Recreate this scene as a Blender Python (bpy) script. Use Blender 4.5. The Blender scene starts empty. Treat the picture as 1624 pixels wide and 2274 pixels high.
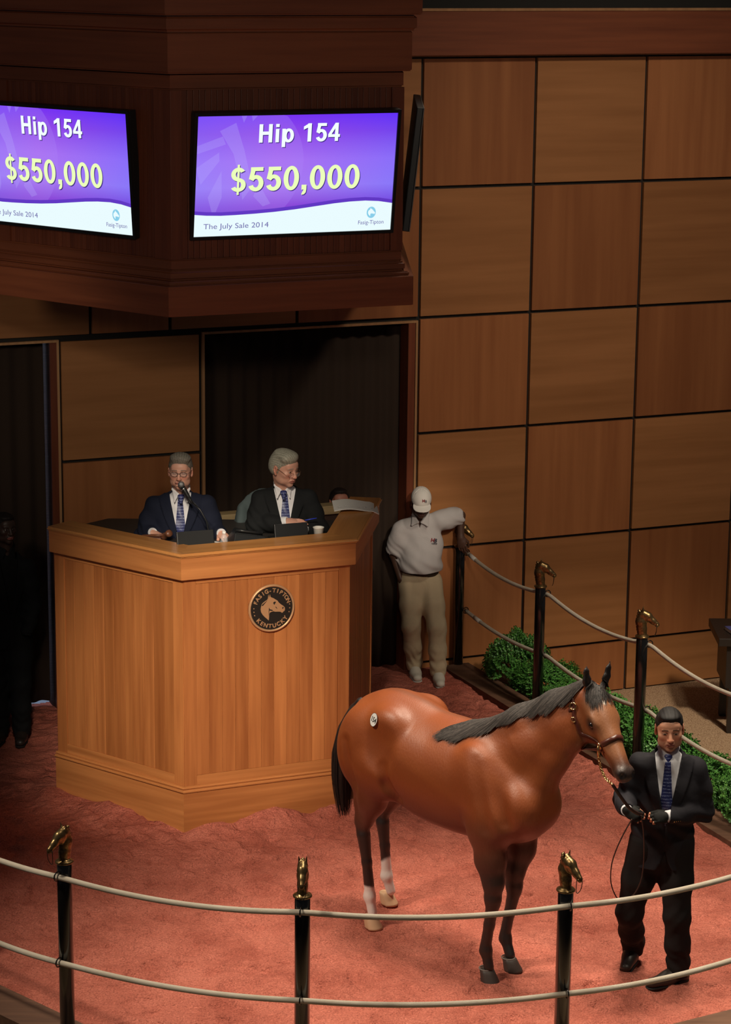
import bpy, bmesh, math, random
import numpy as np, functools
from mathutils import Matrix, Vector, noise
random.seed(7); np.random.seed(7)
PI = math.pi; R = math.radians
col = bpy.context.scene.collection
sc = bpy.context.scene

# ------------------------------------------------------------------ camera
cam_d = bpy.data.cameras.new('camera'); cam = bpy.data.objects.new('camera', cam_d); col.objects.link(cam)
sc.camera = cam
cam_d.sensor_fit = 'HORIZONTAL'; cam_d.sensor_width = 36.0; cam_d.lens = 5400.0 / 1624.0 * 36.0
cam_d.clip_end = 200
_p = R(13.3); _r = R(.58)
_f = Vector((0, math.cos(_p), -math.sin(_p))); _rt = Vector((1, 0, 0)); _up = _rt.cross(_f)
_r2 = _rt * math.cos(_r) + _up * math.sin(_r); _u2 = -_rt * math.sin(_r) + _up * math.cos(_r)
m = Matrix((_r2, _u2, -_f)).transposed().to_4x4(); m.translation = Vector((0, 0, 6.2))
cam.matrix_world = m

# ------------------------------------------------------------------ world, exposure
w = bpy.data.worlds.new('world'); sc.world = w; w.use_nodes = True
w.node_tree.nodes['Background'].inputs[0].default_value = (.85, .8, .9, 1)
w.node_tree.nodes['Background'].inputs[1].default_value = .04
sc.view_settings.view_transform = 'Standard'; sc.view_settings.look = 'None'
sc.view_settings.gamma = 1; sc.view_settings.use_curve_mapping = False
sc.view_settings.exposure = 0.0

# ------------------------------------------------------------------ unseen lamps: ring spots and added fills
def spot(loc, target, watts, size=60, blend=.6, radius=.15, color=(1, .86, .68)):
    d = bpy.data.lights.new('unseen_spot', 'SPOT'); d.energy = watts; d.spot_size = R(size); d.spot_blend = blend
    d.shadow_soft_size = radius; d.color = color
    o = bpy.data.objects.new('unseen_spot', d); col.objects.link(o); o.location = loc
    o.rotation_euler = (Vector(target) - Vector(loc)).to_track_quat('-Z', 'Y').to_euler()
    return o
spot((-5.6, 11.8, 9.0), (.0, 13.8, .5), 2700, 36, .9, .4)         # key over the ring, from the left
spot((1.2, 14.2, 9.6), (.8, 13.6, .8), 2100, 38, .9, .7)          # straight above the horse
spot((3.4, 9.6, 9.0), (1.7, 14.0, .4), 750, 34, .9, .3)
spot((2.7, 14.4, 9.4), (1.9, 14.2, .0), 1600, 34, .9, .5)  # overhead fill added for the sand on the right
spot((2.0, 18.9, 9.4), (.5, 14.0, 1.2), 1500, 34, .9, .8)         # from behind, over the back wall
spot((-1.0, 6.0, 7.7), (-1.15, 16.4, 1.15), 7400, 14, 1., .3)      # on the stand
spot((4.4, 12.5, 9.6), (2.2, 21.0, 3.2), 1300, 42, 1., .4)        # wall wash, past the housing
spot((5.2, 12.5, 8.0), (3.15, 18.0, .5), 4200, 29, 1., .3)         # rear ropes, shrubs and carpet
spot((-3.4, 12.5, 5.0), (-2.25, 19.0, 2.5), 220, 30, 1., .3)  # low unseen fill added for the wall between the doorways
spot((-.9, 11.5, 6.0), (-.8, 17.0, 2.35), 900, 15, .9, .2)  # unseen fill added to brighten the seated men
spot((2.6, 9.0, 6.6), (.5, 20.0, 1.4), 1900, 6, 1., .2)            # narrow unseen fill added on the man by the doorway
spot((1.0, -2.0, 9.0), (-.5, 16.5, 5.2), 1400, 26, 1., .4)        # broad unseen fill added to lift the screen housing

# ------------------------------------------------------------------ materials
MATS = {}
def nmat(name, color, rough=.6, metal=0., **kw):
    if name in MATS: return MATS[name]
    mt = bpy.data.materials.new(name); mt.use_nodes = True
    b = mt.node_tree.nodes['Principled BSDF']
    b.inputs['Base Color'].default_value = (*color, 1); b.inputs['Roughness'].default_value = rough
    b.inputs['Metallic'].default_value = metal
    for k, v in kw.items(): b.inputs[k.replace('_', ' ')].default_value = v
    MATS[name] = mt; return mt
def N(mt, t, **ins):
    n = mt.node_tree.nodes.new(t)
    for k, v in ins.items():
        try: n.inputs[k.replace('_', ' ')].default_value = v
        except Exception: setattr(n, k, v)
    return n
def L(mt, a, b): mt.node_tree.links.new(a, b)
def ramp(mt, fac, stops):
    r = N(mt, 'ShaderNodeValToRGB'); L(mt, fac, r.inputs[0]); cr = r.color_ramp
    while len(cr.elements) < len(stops): cr.elements.new(.5)
    for e, (p, c) in zip(cr.elements, stops): e.position = p; e.color = (*c, 1) if len(c) == 3 else c
    return r
def mulcol(mt, a, b, fac=1.):
    x = N(mt, 'ShaderNodeMix', data_type='RGBA', blend_type='MULTIPLY'); x.inputs[0].default_value = fac
    L(mt, a, x.inputs[6]); L(mt, b, x.inputs[7]); return x.outputs[2]
def coords(mt, scale=(1, 1, 1), kind='Object', rnd=False):
    tc = N(mt, 'ShaderNodeTexCoord'); mp = N(mt, 'ShaderNodeMapping'); L(mt, tc.outputs[kind], mp.inputs[0])
    mp.inputs['Scale'].default_value = scale
    if rnd:
        oi = N(mt, 'ShaderNodeObjectInfo'); v = N(mt, 'ShaderNodeCombineXYZ')
        m1 = N(mt, 'ShaderNodeMath', operation='MULTIPLY'); L(mt, oi.outputs['Random'], m1.inputs[0]); m1.inputs[1].default_value = 37.
        for i in range(3): L(mt, m1.outputs[0], v.inputs[i])
        L(mt, v.outputs[0], mp.inputs['Location'])
    return mp.outputs[0]
def bump(mt, h, strength=.3, dist=.01):
    b = N(mt, 'ShaderNodeBump'); b.inputs['Strength'].default_value = strength; b.inputs['Distance'].default_value = dist
    L(mt, h, b.inputs['Height']); L(mt, b.outputs[0], mt.node_tree.nodes['Principled BSDF'].inputs['Normal']); return b
def wood(name, dark, light, axis='z', rough=.42, vary=.25, grain=1.):
    if name in MATS: return MATS[name]
    mt = nmat(name, light, rough); b = mt.node_tree.nodes['Principled BSDF']
    s = {'z': (28, 28, 1.3), 'x': (1.3, 28, 28), 'y': (28, 1.3, 28)}[axis]
    v = coords(mt, tuple(a * grain for a in s), rnd=True)
    n1 = N(mt, 'ShaderNodeTexNoise'); n1.inputs['Scale'].default_value = 1.; n1.inputs['Detail'].default_value = 6; L(mt, v, n1.inputs['Vector'])
    s2 = {'z': (5, 5, .5), 'x': (.5, 5, 5), 'y': (5, .5, 5)}[axis]
    v2 = coords(mt, s2, rnd=True)
    n2 = N(mt, 'ShaderNodeTexNoise'); n2.inputs['Scale'].default_value = 1.; n2.inputs['Detail'].default_value = 3; L(mt, v2, n2.inputs['Vector'])
    mx = N(mt, 'ShaderNodeMath', operation='ADD'); L(mt, n1.outputs[0], mx.inputs[0]); L(mt, n2.outputs[0], mx.inputs[1])
    hv = N(mt, 'ShaderNodeMath', operation='MULTIPLY'); L(mt, mx.outputs[0], hv.inputs[0]); hv.inputs[1].default_value = .5
    r = ramp(mt, hv.outputs[0], [(.36, dark), (.64, light)])
    oi = N(mt, 'ShaderNodeObjectInfo'); r2 = ramp(mt, oi.outputs['Random'], [(0, (1 - vary, 1 - vary * 1.15, 1 - vary * 1.3)), (1, (1, 1, 1))])
    L(mt, mulcol(mt, r.outputs[0], r2.outputs[0]), b.inputs['Base Color'])
    bump(mt, n1.outputs[0], .08, .002)
    return mt
def vcol(name, rough=.5, **kw):
    """a material whose base colour is the mesh's own colour attribute"""
    if name in MATS: return MATS[name]
    mt = nmat(name, (1, 1, 1), rough, **kw)
    a = N(mt, 'ShaderNodeAttribute'); a.attribute_name = 'paint'
    L(mt, a.outputs['Color'], mt.node_tree.nodes['Principled BSDF'].inputs['Base Color']); return mt
def cloth(name, color, rough=.85, weave=900, fold=.25, vary=.15):
    if name in MATS: return MATS[name]
    mt = nmat(name, color, rough, Specular_IOR_Level=.2); b = mt.node_tree.nodes['Principled BSDF']
    v = coords(mt); n = N(mt, 'ShaderNodeTexNoise'); n.inputs['Scale'].default_value = 5; n.inputs['Detail'].default_value = 4; n.inputs['Distortion'].default_value = .8; L(mt, v, n.inputs['Vector'])
    r = ramp(mt, n.outputs[0], [(.3, tuple(c * (1 - vary) for c in color)), (.7, tuple(min(1, c * (1 + vary)) for c in color))])
    L(mt, r.outputs[0], b.inputs['Base Color'])
    bump(mt, n.outputs[0], fold, .03); return mt

maple_z = wood('maple_vertical', (.36, .120, .034), (.56, .215, .066), 'z')
maple_x = wood('maple_horizontal', (.40, .145, .042), (.60, .245, .078), 'x', vary=.1)
maple_y = wood('maple_ledge', (.45, .19, .055), (.66, .31, .10), 'x', .3, .05)
wallv = wood('wall_veneer_vertical', (.35, .125, .042), (.46, .18, .064), 'z', .45, .28, .55)
wallh = wood('wall_veneer_horizontal', (.36, .15, .05), (.47, .205, .075), 'x', .45, .22, .55)
cherry_z = wood('cherry_vertical', (.15, .036, .014), (.23, .060, .024), 'z', .45, .2)
cherry_x = wood('cherry_horizontal', (.19, .05, .019), (.28, .08, .030), 'x', .45, .15)
lighttrim = wood('light_trim', (.42, .22, .1), (.58, .32, .15), 'z', .4)
curbwood = wood('curb_wood', (.10, .048, .028), (.19, .095, .055), 'x', .75)
black_gap = nmat('black_reveal', (.012, .01, .008), .8)
blackpaint = nmat('black_enamel', (.006, .006, .006), .16, Coat_Weight=.5)
blackplastic = nmat('black_plastic', (.012, .013, .014), .38)
darkmetal = nmat('dark_metal', (.03, .028, .025), .3, .8)
chrome = nmat('brushed_chrome', (.6, .6, .6), .25, 1.)
brass = nmat('polished_brass', (.85, .6, .28), .2, 1.)
whitepaper = nmat('white_paper', (.82, .82, .8), .7)
def bronze_mat():
    mt = nmat('aged_bronze', (.35, .24, .1), .3, .9); b = mt.node_tree.nodes['Principled BSDF']
    n = N(mt, 'ShaderNodeTexNoise'); n.inputs['Scale'].default_value = 60; n.inputs['Detail'].default_value = 4; L(mt, coords(mt), n.inputs['Vector'])
    r = ramp(mt, n.outputs[0], [(.35, (.12, .075, .03)), (.65, (.30, .20, .09))]); L(mt, r.outputs[0], b.inputs['Base Color'])
    r2 = ramp(mt, n.outputs[0], [(.3, (.45,) * 3), (.7, (.24,) * 3)]); L(mt, r2.outputs[0], b.inputs['Roughness']); return mt
bronze = bronze_mat()
def rope_mat():
    mt = nmat('cotton_rope', (.62, .55, .44), .9); b = mt.node_tree.nodes['Principled BSDF']
    uv = N(mt, 'ShaderNodeTexCoord').outputs['UV']; hs = []
    for k in (1, -1):
        mp = N(mt, 'ShaderNodeMapping'); L(mt, uv, mp.inputs[0]); mp.inputs['Rotation'].default_value = (0, 0, k * .8); mp.inputs['Scale'].default_value = (1, 1, 1)
        wv = N(mt, 'ShaderNodeTexWave'); wv.inputs['Scale'].default_value = 1.2; L(mt, mp.outputs[0], wv.inputs[0]); hs.append(wv.outputs[1])
    mx = N(mt, 'ShaderNodeMath', operation='MAXIMUM'); L(mt, hs[0], mx.inputs[0]); L(mt, hs[1], mx.inputs[1])
    n = N(mt, 'ShaderNodeTexNoise'); n.inputs['Scale'].default_value = 6; L(mt, coords(mt), n.inputs['Vector'])
    r = ramp(mt, mx.outputs[0], [(.1, (.40, .34, .27)), (.8, (.70, .63, .52))]); r2 = ramp(mt, n.outputs[0], [(.3, (.86, .84, .8)), (.7, (1, 1, 1))])
    L(mt, mulcol(mt, r.outputs[0], r2.outputs[0]), b.inputs['Base Color']); bump(mt, mx.outputs[0], .6, .004); return mt
rope_m = rope_mat()
def sand_mat():
    mt = nmat('red_footing', (.45, .13, .08), .9, Specular_IOR_Level=.25); b = mt.node_tree.nodes['Principled BSDF']
    v = coords(mt)
    n1 = N(mt, 'ShaderNodeTexNoise'); n1.inputs['Scale'].default_value = 2.2; n1.inputs['Detail'].default_value = 8; n1.inputs['Roughness'].default_value = .65; L(mt, v, n1.inputs['Vector'])
    n2 = N(mt, 'ShaderNodeTexNoise'); n2.inputs['Scale'].default_value = 95; n2.inputs['Detail'].default_value = 3; L(mt, v, n2.inputs['Vector'])
    r1 = ramp(mt, n1.outputs[0], [(.34, (.37, .094, .062)), (.5, (.48, .138, .094)), (.68, (.55, .17, .118))])
    r2 = ramp(mt, n2.outputs[0], [(.3, (.66, .62, .62)), (.5, (1, 1, 1)), (.66, (1.15, 1.2, 1.2)), (.72, (1.6, 1.8, 1.9))])
    L(mt, mulcol(mt, r1.outputs[0], r2.outputs[0]), b.inputs['Base Color'])
    n3 = N(mt, 'ShaderNodeTexNoise'); n3.inputs['Scale'].default_value = 14; n3.inputs['Detail'].default_value = 7; n3.inputs['Distortion'].default_value = .6; L(mt, v, n3.inputs['Vector'])
    ad = N(mt, 'ShaderNodeMath', operation='MULTIPLY_ADD'); L(mt, n2.outputs[0], ad.inputs[0]); ad.inputs[1].default_value = .25; L(mt, n3.outputs[0], ad.inputs[2])
    bump(mt, ad.outputs[0], 1., .04); return mt
sand_m = sand_mat()
def carpet_mat():
    mt = nmat('brown_carpet', (.2, .13, .08), .95); b = mt.node_tree.nodes['Principled BSDF']
    n = N(mt, 'ShaderNodeTexNoise'); n.inputs['Scale'].default_value = 90; n.inputs['Detail'].default_value = 2; L(mt, coords(mt), n.inputs['Vector'])
    r = ramp(mt, n.outputs[0], [(.38, (.24, .14, .075)), (.62, (.48, .33, .20))]); L(mt, r.outputs[0], b.inputs['Base Color']); bump(mt, n.outputs[0], .4, .006); return mt
carpet_m = carpet_mat()
def curtain_mat():
    mt = nmat('black_drape', (.030, .016, .009), .95); return mt
drape_m = curtain_mat()

# ------------------------------------------------------------------ object helpers
def mesh_from(name, verts, faces, mat=None, smooth=False, uv=None, paint=None):
    me = bpy.data.meshes.new(name)
    if isinstance(verts, np.ndarray):
        me.from_pydata([], [], []) if False else None
        nv = len(verts); nf = len(faces); k = faces.shape[1]
        me.vertices.add(nv); me.vertices.foreach_set('co', verts.astype(np.float32).ravel())
        me.loops.add(nf * k); me.loops.foreach_set('vertex_index', faces.astype(np.int32).ravel())
        me.polygons.add(nf); me.polygons.foreach_set('loop_start', np.arange(nf, dtype=np.int32) * k)
        me.update(calc_edges=True); me.validate()
    else:
        me.from_pydata([tuple(v) for v in verts], [], faces)
    if paint is not None:
        a = me.color_attributes.new('paint', 'FLOAT_COLOR', 'POINT')
        c = np.ones((len(me.vertices), 4), np.float32); c[:, :3] = paint; a.data.foreach_set('color', c.ravel())
    if smooth: me.polygons.foreach_set('use_smooth', np.ones(len(me.polygons), bool))
    if mat: me.materials.append(mat)
    me.update(); return me
def obj(name, me, parent=None, mat=None):
    o = bpy.data.objects.new(name, me); col.objects.link(o)
    if parent is not None: o.parent = parent
    if mat is not None and me is not None and not me.materials: me.materials.append(mat)
    return o
def tag(o, label=None, cat=None, group=None, kind=None):
    if label: o['label'] = label
    if cat: o['category'] = cat
    if group: o['group'] = group
    if kind: o['kind'] = kind
    return o
def empty(name, loc=(0, 0, 0), rz=0): 
    o = bpy.data.objects.new(name, None); col.objects.link(o); o.location = loc; o.rotation_euler = (0, 0, rz); o.empty_display_size = .1
    return o
class MB:
    def __init__(s): s.bm = bmesh.new()
    def box(s, x0, x1, y0, y1, z0, z1, bev=0, M=None):
        r = bmesh.ops.create_cube(s.bm, size=1.)
        for v in r['verts']:
            v.co = Vector((x0 + (v.co.x + .5) * (x1 - x0), y0 + (v.co.y + .5) * (y1 - y0), z0 + (v.co.z + .5) * (z1 - z0)))
        vs = r['verts']
        if bev:
            es = list({e for v in vs for e in v.link_edges})
            rr = bmesh.ops.bevel(s.bm, geom=es, offset=bev, segments=2, affect='EDGES', profile=.6); vs = [v for v in {v for f in rr['faces'] for v in f.verts} | set(v for v in vs if v.is_valid)]
            
        if M is not None: bmesh.ops.transform(s.bm, matrix=M, verts=list({v for v in vs if v.is_valid}))
        return s
    def prism(s, pts, z0, z1):
        b = [s.bm.verts.new((x, y, z0)) for x, y in pts]; t = [s.bm.verts.new((x, y, z1)) for x, y in pts]; n = len(pts)
        s.bm.faces.new(b[::-1]); s.bm.faces.new(t)
        for i in range(n): s.bm.faces.new((b[i], b[(i + 1) % n], t[(i + 1) % n], t[i]))
        return s
    def lathe(s, prof, n=32, loc=(0, 0, 0), cap=True):
        rings = []
        for r, z in prof: rings.append([s.bm.verts.new((loc[0] + r * math.cos(2 * PI * i / n), loc[1] + r * math.sin(2 * PI * i / n), loc[2] + z)) for i in range(n)])
        for a, b in zip(rings, rings[1:]):
            for i in range(n): s.bm.faces.new((a[i], a[(i + 1) % n], b[(i + 1) % n], b[i]))
        if cap: s.bm.faces.new(rings[0][::-1]); s.bm.faces.new(rings[-1])
        return s
    def tube(s, pts, r, n=8, closed=False, cap=True, flat=None):
        pts = [Vector(p) for p in pts]; k = len(pts); rings = []; uvs = s.bm.loops.layers.uv.verify(); acc = 0.; nrm = None
        rr = r if hasattr(r, '__len__') else [r] * k
        for i, p in enumerate(pts):
            a = pts[(i - 1) % k] if closed or i > 0 else p; b = pts[(i + 1) % k] if closed or i < k - 1 else p
            t = (b - a).normalized()
            if nrm is None: nrm = t.orthogonal().normalized() if abs(t.z) > .9 else Vector((0, 0, 1)).cross(t).normalized()
            nrm = (nrm - t * nrm.dot(t)).normalized(); bn = t.cross(nrm)
            if i: acc += (p - pts[i - 1]).length
            fx = flat or 1.
            rings.append(([s.bm.verts.new(p + (nrm * math.cos(2 * PI * j / n) * fx + bn * math.sin(2 * PI * j / n)) * rr[i]) for j in range(n)], acc))
        seq = list(zip(rings, rings[1:])) + ([(rings[-1], rings[0])] if closed else [])
        for (a, ua), (b, ub) in seq:
            for j in range(n):
                f = s.bm.faces.new((a[j], a[(j + 1) % n], b[(j + 1) % n], b[j])); f.smooth = True
                r0 = rr[0]
                for lp, (u, v) in zip(f.loops, ((ua, j), (ua, j + 1), (ub, j + 1), (ub, j))): lp[uvs].uv = (u / r0, v * 2 * PI / n)
        if cap and not closed: s.bm.faces.new(rings[0][0][::-1]); s.bm.faces.new(rings[-1][0])
        return s
    def mesh(s, name, mat=None, smooth=False):
        bmesh.ops.recalc_face_normals(s.bm, faces=s.bm.faces)
        me = bpy.data.meshes.new(name); s.bm.to_mesh(me); s.bm.free()
        if smooth:
            for p in me.polygons: p.use_smooth = True
        if mat: me.materials.append(mat)
        return me
    def build(s, name, mat=None, parent=None, smooth=False): return obj(name, s.mesh(name, mat, smooth), parent)
def autosmooth(o, ang=40):
    me = o.data
    for p in me.polygons: p.use_smooth = True
    bm = bmesh.new(); bm.from_mesh(me)
    for e in bm.edges:
        e.smooth = not (len(e.link_faces) == 2 and e.calc_face_angle(0) > R(ang))
    bm.to_mesh(me); bm.free(); return o
def text_mesh(body, size, bold=0., extrude=.001, align='LEFT', shear=0.):
    cu = bpy.data.curves.new('t', 'FONT'); cu.body = body; cu.size = size; cu.extrude = extrude; cu.offset = bold; cu.align_x = align; cu.shear = shear; cu.resolution_u = 4
    o = bpy.data.objects.new('t', cu); col.objects.link(o); dg = bpy.context.evaluated_depsgraph_get(); dg.update()
    me = bpy.data.meshes.new_from_object(o.evaluated_get(dg)); bpy.data.objects.remove(o); bpy.data.curves.remove(cu); return me
def merge_meshes(name, items, mat):
    """items = [(mesh, Matrix)] -> one mesh"""
    bm = bmesh.new()
    for me, M in items:
        n = len(bm.verts); bm.from_mesh(me); bm.verts.ensure_lookup_table(); bmesh.ops.transform(bm, matrix=M, verts=bm.verts[n:])
    out = bpy.data.meshes.new(name); bm.to_mesh(out); bm.free(); out.materials.clear(); out.materials.append(mat); return out

# ------------------------------------------------------------------ signed-distance sculpting
class Vol:
    def __init__(s, lo, hi, h, big=.2):
        lo = np.array(lo, float); hi = np.array(hi, float); s.lo = lo; s.h = h
        n = np.ceil((hi - lo) / h).astype(int) + 1; s.n = n
        s.ax = [(lo[i] + np.arange(n[i]) * h).astype(np.float32) for i in range(3)]
        s.f = np.full(n, big, np.float32)
    def sl(s, lo, hi):
        r = []
        for i in range(3):
            a = int(max(0, math.floor((lo[i] - s.lo[i]) / s.h))); b = int(min(s.n[i], math.ceil((hi[i] - s.lo[i]) / s.h) + 1)); r.append(slice(a, max(a, b)))
        return tuple(r)
    def P(s, q): return s.ax[0][q[0]][:, None, None], s.ax[1][q[1]][None, :, None], s.ax[2][q[2]][None, None, :]
    def comb(s, q, d, op, k):
        a = s.f[q]
        if a.size == 0: return
        if op == 'u':
            if k > 0:
                h = np.maximum(k - np.abs(a - d), 0) / k; s.f[q] = np.minimum(a, d) - h * h * k * .25
            else: s.f[q] = np.minimum(a, d)
        elif op == 's':
            d = -d
            if k > 0:
                h = np.maximum(k - np.abs(a - d), 0) / k; s.f[q] = np.maximum(a, d) + h * h * k * .25
            else: s.f[q] = np.maximum(a, d)
        return s
    def rc(s, a, b, ra, rb, k=.03, op='u', flat=None):
        """round cone; flat=(axis, factor) squeezes the section along axis by factor<1"""
        a = np.array(a, float); b = np.array(b, float); m = max(ra, rb) + k + s.h * 2
        q = s.sl(np.minimum(a, b) - m, np.maximum(a, b) + m); X, Y, Z = s.P(q)
        ab = b - a; ln2 = float(ab @ ab) + 1e-9
        px, py, pz = X - a[0], Y - a[1], Z - a[2]
        t = np.clip((px * ab[0] + py * ab[1] + pz * ab[2]) / ln2, 0, 1)
        dx, dy, dz = px - ab[0] * t, py - ab[1] * t, pz - ab[2] * t
        if flat is not None:
            ax = np.array(flat[0], float); ax /= np.linalg.norm(ax); c = (dx * ax[0] + dy * ax[1] + dz * ax[2]) * (1 / flat[1] - 1)
            dx = dx + c * ax[0]; dy = dy + c * ax[1]; dz = dz + c * ax[2]
        d = np.sqrt(dx * dx + dy * dy + dz * dz) - (ra + (rb - ra) * t)
        if flat is not None: d = d * (flat[1] * .5 + .5)
        s.comb(q, d.astype(np.float32), op, k); return s
    def el(s, c, r, k=.03, op='u', M=None, hollow=None):
        c = np.array(c, float); r = np.array(r, float); m = r.max() + k + s.h * 2 if M is not None else r + k + s.h * 2
        q = s.sl(c - m, c + m); X, Y, Z = s.P(q)
        px, py, pz = X - c[0], Y - c[1], Z - c[2]
        if M is not None:
            M = np.array(M, float)
            px, py, pz = (px * M[0, 0] + py * M[1, 0] + pz * M[2, 0], px * M[0, 1] + py * M[1, 1] + pz * M[2, 1], px * M[0, 2] + py * M[1, 2] + pz * M[2, 2])
        k0 = np.sqrt((px / r[0]) ** 2 + (py / r[1]) ** 2 + (pz / r[2]) ** 2); k1 = np.sqrt((px / r[0] ** 2) ** 2 + (py / r[1] ** 2) ** 2 + (pz / r[2] ** 2) ** 2) + 1e-6
        d = (k0 * (k0 - 1) / k1).astype(np.float32); s.comb(q, d, op, k); return s
    def chain(s, pts, k=.03, op='u', flat=None):
        for (a, ra), (b, rb) in zip(pts, pts[1:]): s.rc(a, b, ra, rb, k, op, flat)
        return s
    def cutfn(s, fn):     # intersect with region fn<0
        X, Y, Z = s.P((slice(None),) * 3); s.f = np.maximum(s.f, fn(X, Y, Z).astype(np.float32)); return s
    def disp(s, fn):
        X, Y, Z = s.P((slice(None),) * 3); s.f = (s.f + fn(X, Y, Z)).astype(np.float32); return s
    def mesh(s):
        f = s.f.copy(); f[0] = f[-1] = 1; f[:, 0] = f[:, -1] = 1; f[:, :, 0] = f[:, :, -1] = 1
        ins = f < 0; n = s.n
        c = np.zeros(n - 1, np.uint8)
        for dx in (0, 1):
            for dy in (0, 1):
                for dz in (0, 1): c += ins[dx:n[0] - 1 + dx, dy:n[1] - 1 + dy, dz:n[2] - 1 + dz]
        ii = np.argwhere((c > 0) & (c < 8)); idx = np.full(n - 1, -1, np.int32); idx[tuple(ii.T)] = np.arange(len(ii))
        cor = [(a, b, d) for a in (0, 1) for b in (0, 1) for d in (0, 1)]; val = [f[tuple((ii + np.array(cc)).T)] for cc in cor]
        acc = np.zeros((len(ii), 3)); cnt = np.zeros(len(ii))
        for i in range(8):
            for j in range(i + 1, 8):
                d = np.array(cor[j]) - np.array(cor[i])
                if np.abs(d).sum() != 1: continue
                va, vb = val[i], val[j]; mk = (va < 0) != (vb < 0); t = va / np.where(mk, va - vb, 1)
                acc += np.where(mk[:, None], np.array(cor[i]) + t[:, None] * d, 0); cnt += mk
        V = s.lo + (ii + acc / cnt[:, None]) * s.h
        F = []
        for ax in range(3):
            a = np.moveaxis(ins, ax, 0); sg = a[:-1] != a[1:]; e = np.argwhere(np.moveaxis(sg, 0, ax))
            o1, o2 = [(1, 2), (2, 0), (0, 1)][ax]
            e = e[(e[:, o1] > 0) & (e[:, o2] > 0)]
            e = e[(e[:, o1] < n[o1] - 1) & (e[:, o2] < n[o2] - 1)]
            def g(d1, d2):
                q = e.copy(); q[:, o1] -= d1; q[:, o2] -= d2; return idx[tuple(q.T)]
            quad = np.stack([g(0, 0), g(1, 0), g(1, 1), g(0, 1)], 1); flip = ins[tuple(e.T)]
            quad[~flip] = quad[~flip][:, ::-1]; F.append(quad)
        F = np.concatenate(F); F = F[(F >= 0).all(1)]
        return V, F
def rotz(a): return np.array([[math.cos(a), -math.sin(a), 0], [math.sin(a), math.cos(a), 0], [0, 0, 1.]])
def basis(fwd, up=(0, 0, 1)):
    """columns: x=fwd, y=left, z=up-ish"""
    f = np.array(fwd, float); f /= np.linalg.norm(f); y = np.cross(up, f); y /= np.linalg.norm(y); return np.stack([f, y, np.cross(f, y)], 1)
def sm(x, a, b): 
    t = np.clip((x - a) / (b - a), 0, 1); return t * t * (3 - 2 * t)
def mixc(base, c, w): return base * (1 - w[:, None]) + np.array(c) * w[:, None]
def joinVF(parts):
    V = []; F = []; C = []; n = 0
    for v, f, c in parts: V.append(v); F.append(f + n); C.append(c); n += len(v)
    return np.concatenate(V), np.concatenate(F), np.concatenate(C)
#@@STRUCTURE
#@@OBJECTS
#@@HORSE
#@@PEOPLE
# ================================================================== SETTING
WA = R(22.6)                                       # the back wall's bearing
wall = MB()
# black backing behind the veneer panels, with the two doorways left open
D1 = (-6.2, -2.955); D2 = (-1.655, .212); DT = 3.045
for (a, b, z0, z1) in ((-6.6, D1[0], -.45, 6.2), (D1[1], D2[0], -.45, DT), (D2[1], 6.2, -.45, DT), (-6.6, 6.2, DT, 6.2)):
    wall.box(a, b, .03, .24, z0, z1)
wallo = tag(wall.build('wall_back', black_gap), kind='structure')
wallo.location = (.209, 20.2, 0); wallo.rotation_euler = (0, 0, WA)
def panel(s0, s1, z0, z1, mat, parent, y0=0., y1=.034, name='panel', g=.0135, bev=.002):
    return MB().box(s0 + g, s1 - g, y0, y1, z0 + g, z1 - g, bev).build(name, mat, parent)
cols_ = [.245, 1.287, 2.338, 3.37, 4.4, 5.43]; rows = [5.245, 4.175, 3.085, 2.09, 1.068, .052, -.42]
for j in range(6):
    for i in range(5):
        panel(cols_[i], cols_[i + 1], rows[j + 1], rows[j], wallv if (i + j) % 2 == 0 else wallh, wallo)
# left part: the bay above the doorways and the panels between them
ups = [-6.0, -4.9, -3.7, -2.616, -1.952, -.855, .245]
for k, (a, b) in enumerate(zip(ups, ups[1:])): panel(a, b, 3.085, 4.175, (wallh, wallv)[k % 2], wallo)
for k, (a, b) in enumerate(zip(ups, ups[1:])): panel(a, b, 4.175, 5.245, (wallv, wallh)[k % 2], wallo)
panel(-2.875, -1.695, 2.07, 3.06, wallh, wallo); panel(-2.875, -1.695, .95, 2.07, wallv, wallo)
panel(-2.875, -1.695, .0, .95, wallh, wallo); panel(-2.875, -1.695, -.42, .0, wallh, wallo)
# door trims
def casing(s, n):
    t = MB()
    for a, b, z0, z1 in s: t.box(a, b, -.006, .03, z0, z1, .002)
    o = tag(t.build('trim_%d' % n, lighttrim), kind='structure'); o.location = wallo.location; o.rotation_euler = wallo.rotation_euler
casing([(-2.9, -2.88, -.02, 3.065), (-6.2, -2.9, 3.045, 3.065)], 1)
casing([(-1.682, -1.66, -.02, 3.065), (-1.66, .216, 3.045, 3.065), (.216, .236, -.02, 3.065)], 2)
def frame_obj(name, mb, mat, kind='structure'):
    o = mb.build(name, mat); o.location = wallo.location; o.rotation_euler = wallo.rotation_euler
    if kind: tag(o, kind=kind)
    return o
frame_obj('trim_3', MB().box(-2.955, -2.9, .0, .24, -.02, 3.045), cherry_z)
frame_obj('trim_4', MB().box(.15, .212, .0, .24, -.02, 3.045), cherry_z)
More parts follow.
